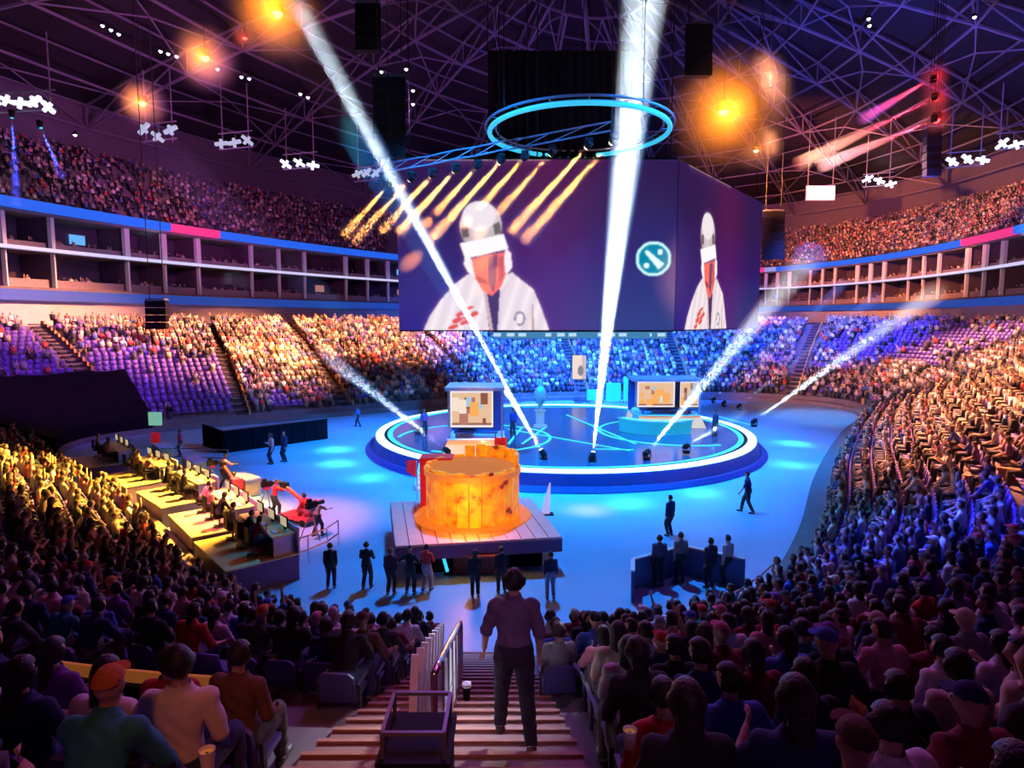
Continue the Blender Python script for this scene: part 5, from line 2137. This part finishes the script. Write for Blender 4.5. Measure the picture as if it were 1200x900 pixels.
rail = thing('stair_handrail', 'white glossy handrail with glass panels along the middle of stairs', 'handrail')
XR = lambda y: -.60 - (y - 4.6) * .046
ys = np.arange(4.6, 10.3, .8)
top = [V((XR(y), y, stz(y) + 1.0)) for y in ys]
MB().tube(top, .03, 8).build('top_rail', STEEL, rail, True)
MB().tube([p - V((0, 0, .5)) for p in top], .018, 8).build('lower_rail', STEEL, rail, True)
for k, p in enumerate(top):
    MB().tube([V((p.x, p.y, stz(p.y) - .05)), p], .028, 8).build('post', STEEL, rail)
PANEL = mat('rail_glass', (.75, .78, .95), .15, noise=.05)
for k in range(len(top) - 1):
    a, b = top[k], top[k + 1]
    MB().hexa([V((a.x - .012, a.y + .06, a.z - .85)), V((a.x + .012, a.y + .06, a.z - .85)), V((b.x + .012, b.y - .06, b.z - .85)), V((b.x - .012, b.y - .06, b.z - .85))],
              [V((a.x - .012, a.y + .06, a.z - .08)), V((a.x + .012, a.y + .06, a.z - .08)), V((b.x + .012, b.y - .06, b.z - .08)), V((b.x - .012, b.y - .06, b.z - .08))]).build('glass_panel', PANEL, rail)
for k in range(9):
    y = 5.0 + k * .42
    x = XR(y) - .24
    MB().bar((x, y, stz(y) + .15), (x + .02, y + .22, stz(y) + .98), .07, .03).build('slat', PANEL, rail)
# dark bin with a frame on top, at the head of the rail
yb = 4.05
zb = stz(yb)
t = thing('stair_cabinet', 'dark box with a low metal frame at the near end of handrail', 'cabinet', (-.64, yb, zb - .22))
MB().box((0, 0, .42), (.44, .5, .84)).build('body', mat('box_dark', (.07, .02, .035), .6), t)
MB().box((0, 0, .86), (.48, .54, .05)).build('lid', DARK, t)
for sx in (-.2, .2):
    for sy in (-.22, .22):
        MB().tube([(sx, sy, .88), (sx, sy, 1.06)], .014, 6).build('frame_post', GREYM, t)
MB().bar((-.2, -.22, 1.06), (.2, -.22, 1.06), .025).bar((-.2, .22, 1.06), (.2, .22, 1.06), .025).bar((-.2, -.22, 1.06), (-.2, .22, 1.06), .025).bar((.2, -.22, 1.06), (.2, .22, 1.06), .025).build('frame_top', GREYM, t)
# bottle cup on the stair
p = hit(547, 822)
t = thing('paper_cup', 'small dark cup with white lid standing on the stairs', 'cup', (p.x, p.y, stz(p.y) + .03))
MB().lathe([(.01, 0), (.045, 0), (.06, .2), (.01, .2)], 12).build('body', DARK, t)
MB().lathe([(.065, .19), (.062, .23), (.01, .24)], 12).build('lid', WHITEP, t)

# ---- the man walking down the stairs
hero_pose = dict(kind='stand', arms=(((.38, .12, -1), (.1, .35, -.9)), ((.30, -.05, -1), (-.05, .25, -1))), lean=4, twist=-4, head=-8, legs=((.17, .03), (-.16, .06)), lift=(0, .0), curl=.7)
hb = make_human(hero_pose, .0105, 'short', long_sleeve=False, slim=1.06)
ih = next(i for i in range(30) if 15.5 - i * ROWD < 5.75)
hz_ = stz(5.85) + .06
put_person(hb, (.02, 5.85, hz_), .05, 'man in a purple-grey shirt walking down the stairs, seen from behind', (.16, .10, .20), (.03, .025, .05), scale=.99)

# ---- things among the near seats
def cup(px, py, label, h=.75, m_=None):
    p = hit(px, py, h)
    t = thing('drink_cup', label, 'cup', p - V((0, 0, .06)))
    MB().lathe([(.01, 0), (.032, 0), (.045, .12), (.041, .12), (.03, .01)], 14).build('cup_body', WHITEP, t)
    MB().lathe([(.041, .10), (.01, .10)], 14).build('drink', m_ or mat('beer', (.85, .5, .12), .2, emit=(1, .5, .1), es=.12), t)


cup(105, 857, 'open cup of amber drink at the lower left')
cup(243, 890, 'open cup of amber drink at the bottom edge, left of stairs')
cup(888, 763, 'yellow-topped cup among the right seats, left of its twin')
cup(1008, 755, 'yellow-topped cup among the right seats, right of its twin')
cup(738, 865, 'cup with orange drink near the right side of stairs')
p = hit(723, 737, .95)
t = thing('mobile_phone', 'lit phone with pale green screen held up right of stairs', 'phone', p)
MB().box((0, 0, 0), (.16, .012, .085)).build('case', DARK, t)
MB().box((0, -.008, 0), (.145, .004, .072)).build('phone_screen', glow('phone_green', (.5, 1, .6), 1.2), t)
p = hit(985, 838, .45)
t = thing('backpack', 'yellow-brown camouflage backpack lying among the right seats', 'bag', p, .5)
BAG = mat('camo_cloth', (.48, .26, .05), .8, noise=.9, scale=9, bump=.4)
mb = MB().ball((0, 0, .02), .25, 16, 10, (1.15, .8, .62))
mb.build('bag_body', BAG, t, True)
MB().ball((0, -.18, -.01), .13, 12, 8, (1.2, .5, .7)).build('front_pocket', BAG, t, True)
MB().tube([(-.1, .1, .14), (-.05, .12, .24), (.05, .12, .24), (.1, .1, .14)], .014, 6).build('handle', DARK, t)
# edge boards of the empty row, orange light put in as colour and emission
a, b = V((*BOARD[0], zrow(RB) + .48)), V((*BOARD[-1], zrow(RB) + .48))
t = thing('lit_row_board', 'edge board of the empty row left of stairs, orange light painted in', 'board', a)
BO = mat('orange_board', (.9, .36, .07), .6, emit=(1, .3, .05), es=.15)
BP = [V((*p, zrow(RB) + .48)) - a for p in BOARD]
n_ = len(BP)
cut = [0, int(n_ * .76), int(n_ * .8), int(n_ * .9), int(n_ * .92), n_ - 1]
for k in (0, 2, 4):
    m_ = MB()
    for p, q in zip(BP[cut[k]:cut[k + 1] + 1], BP[cut[k] + 1:cut[k + 1] + 1]):
        m_.bar(p, q, .04, .14)
    if m_.v:
        m_.build('board', BO, t)
m_ = MB()
for p, q in zip(BP, BP[1:]):
    m_.bar(p - V((0, 0, .36)), q - V((0, 0, .36)), .03, .5)
m_.build('back_panel', DARK, t)
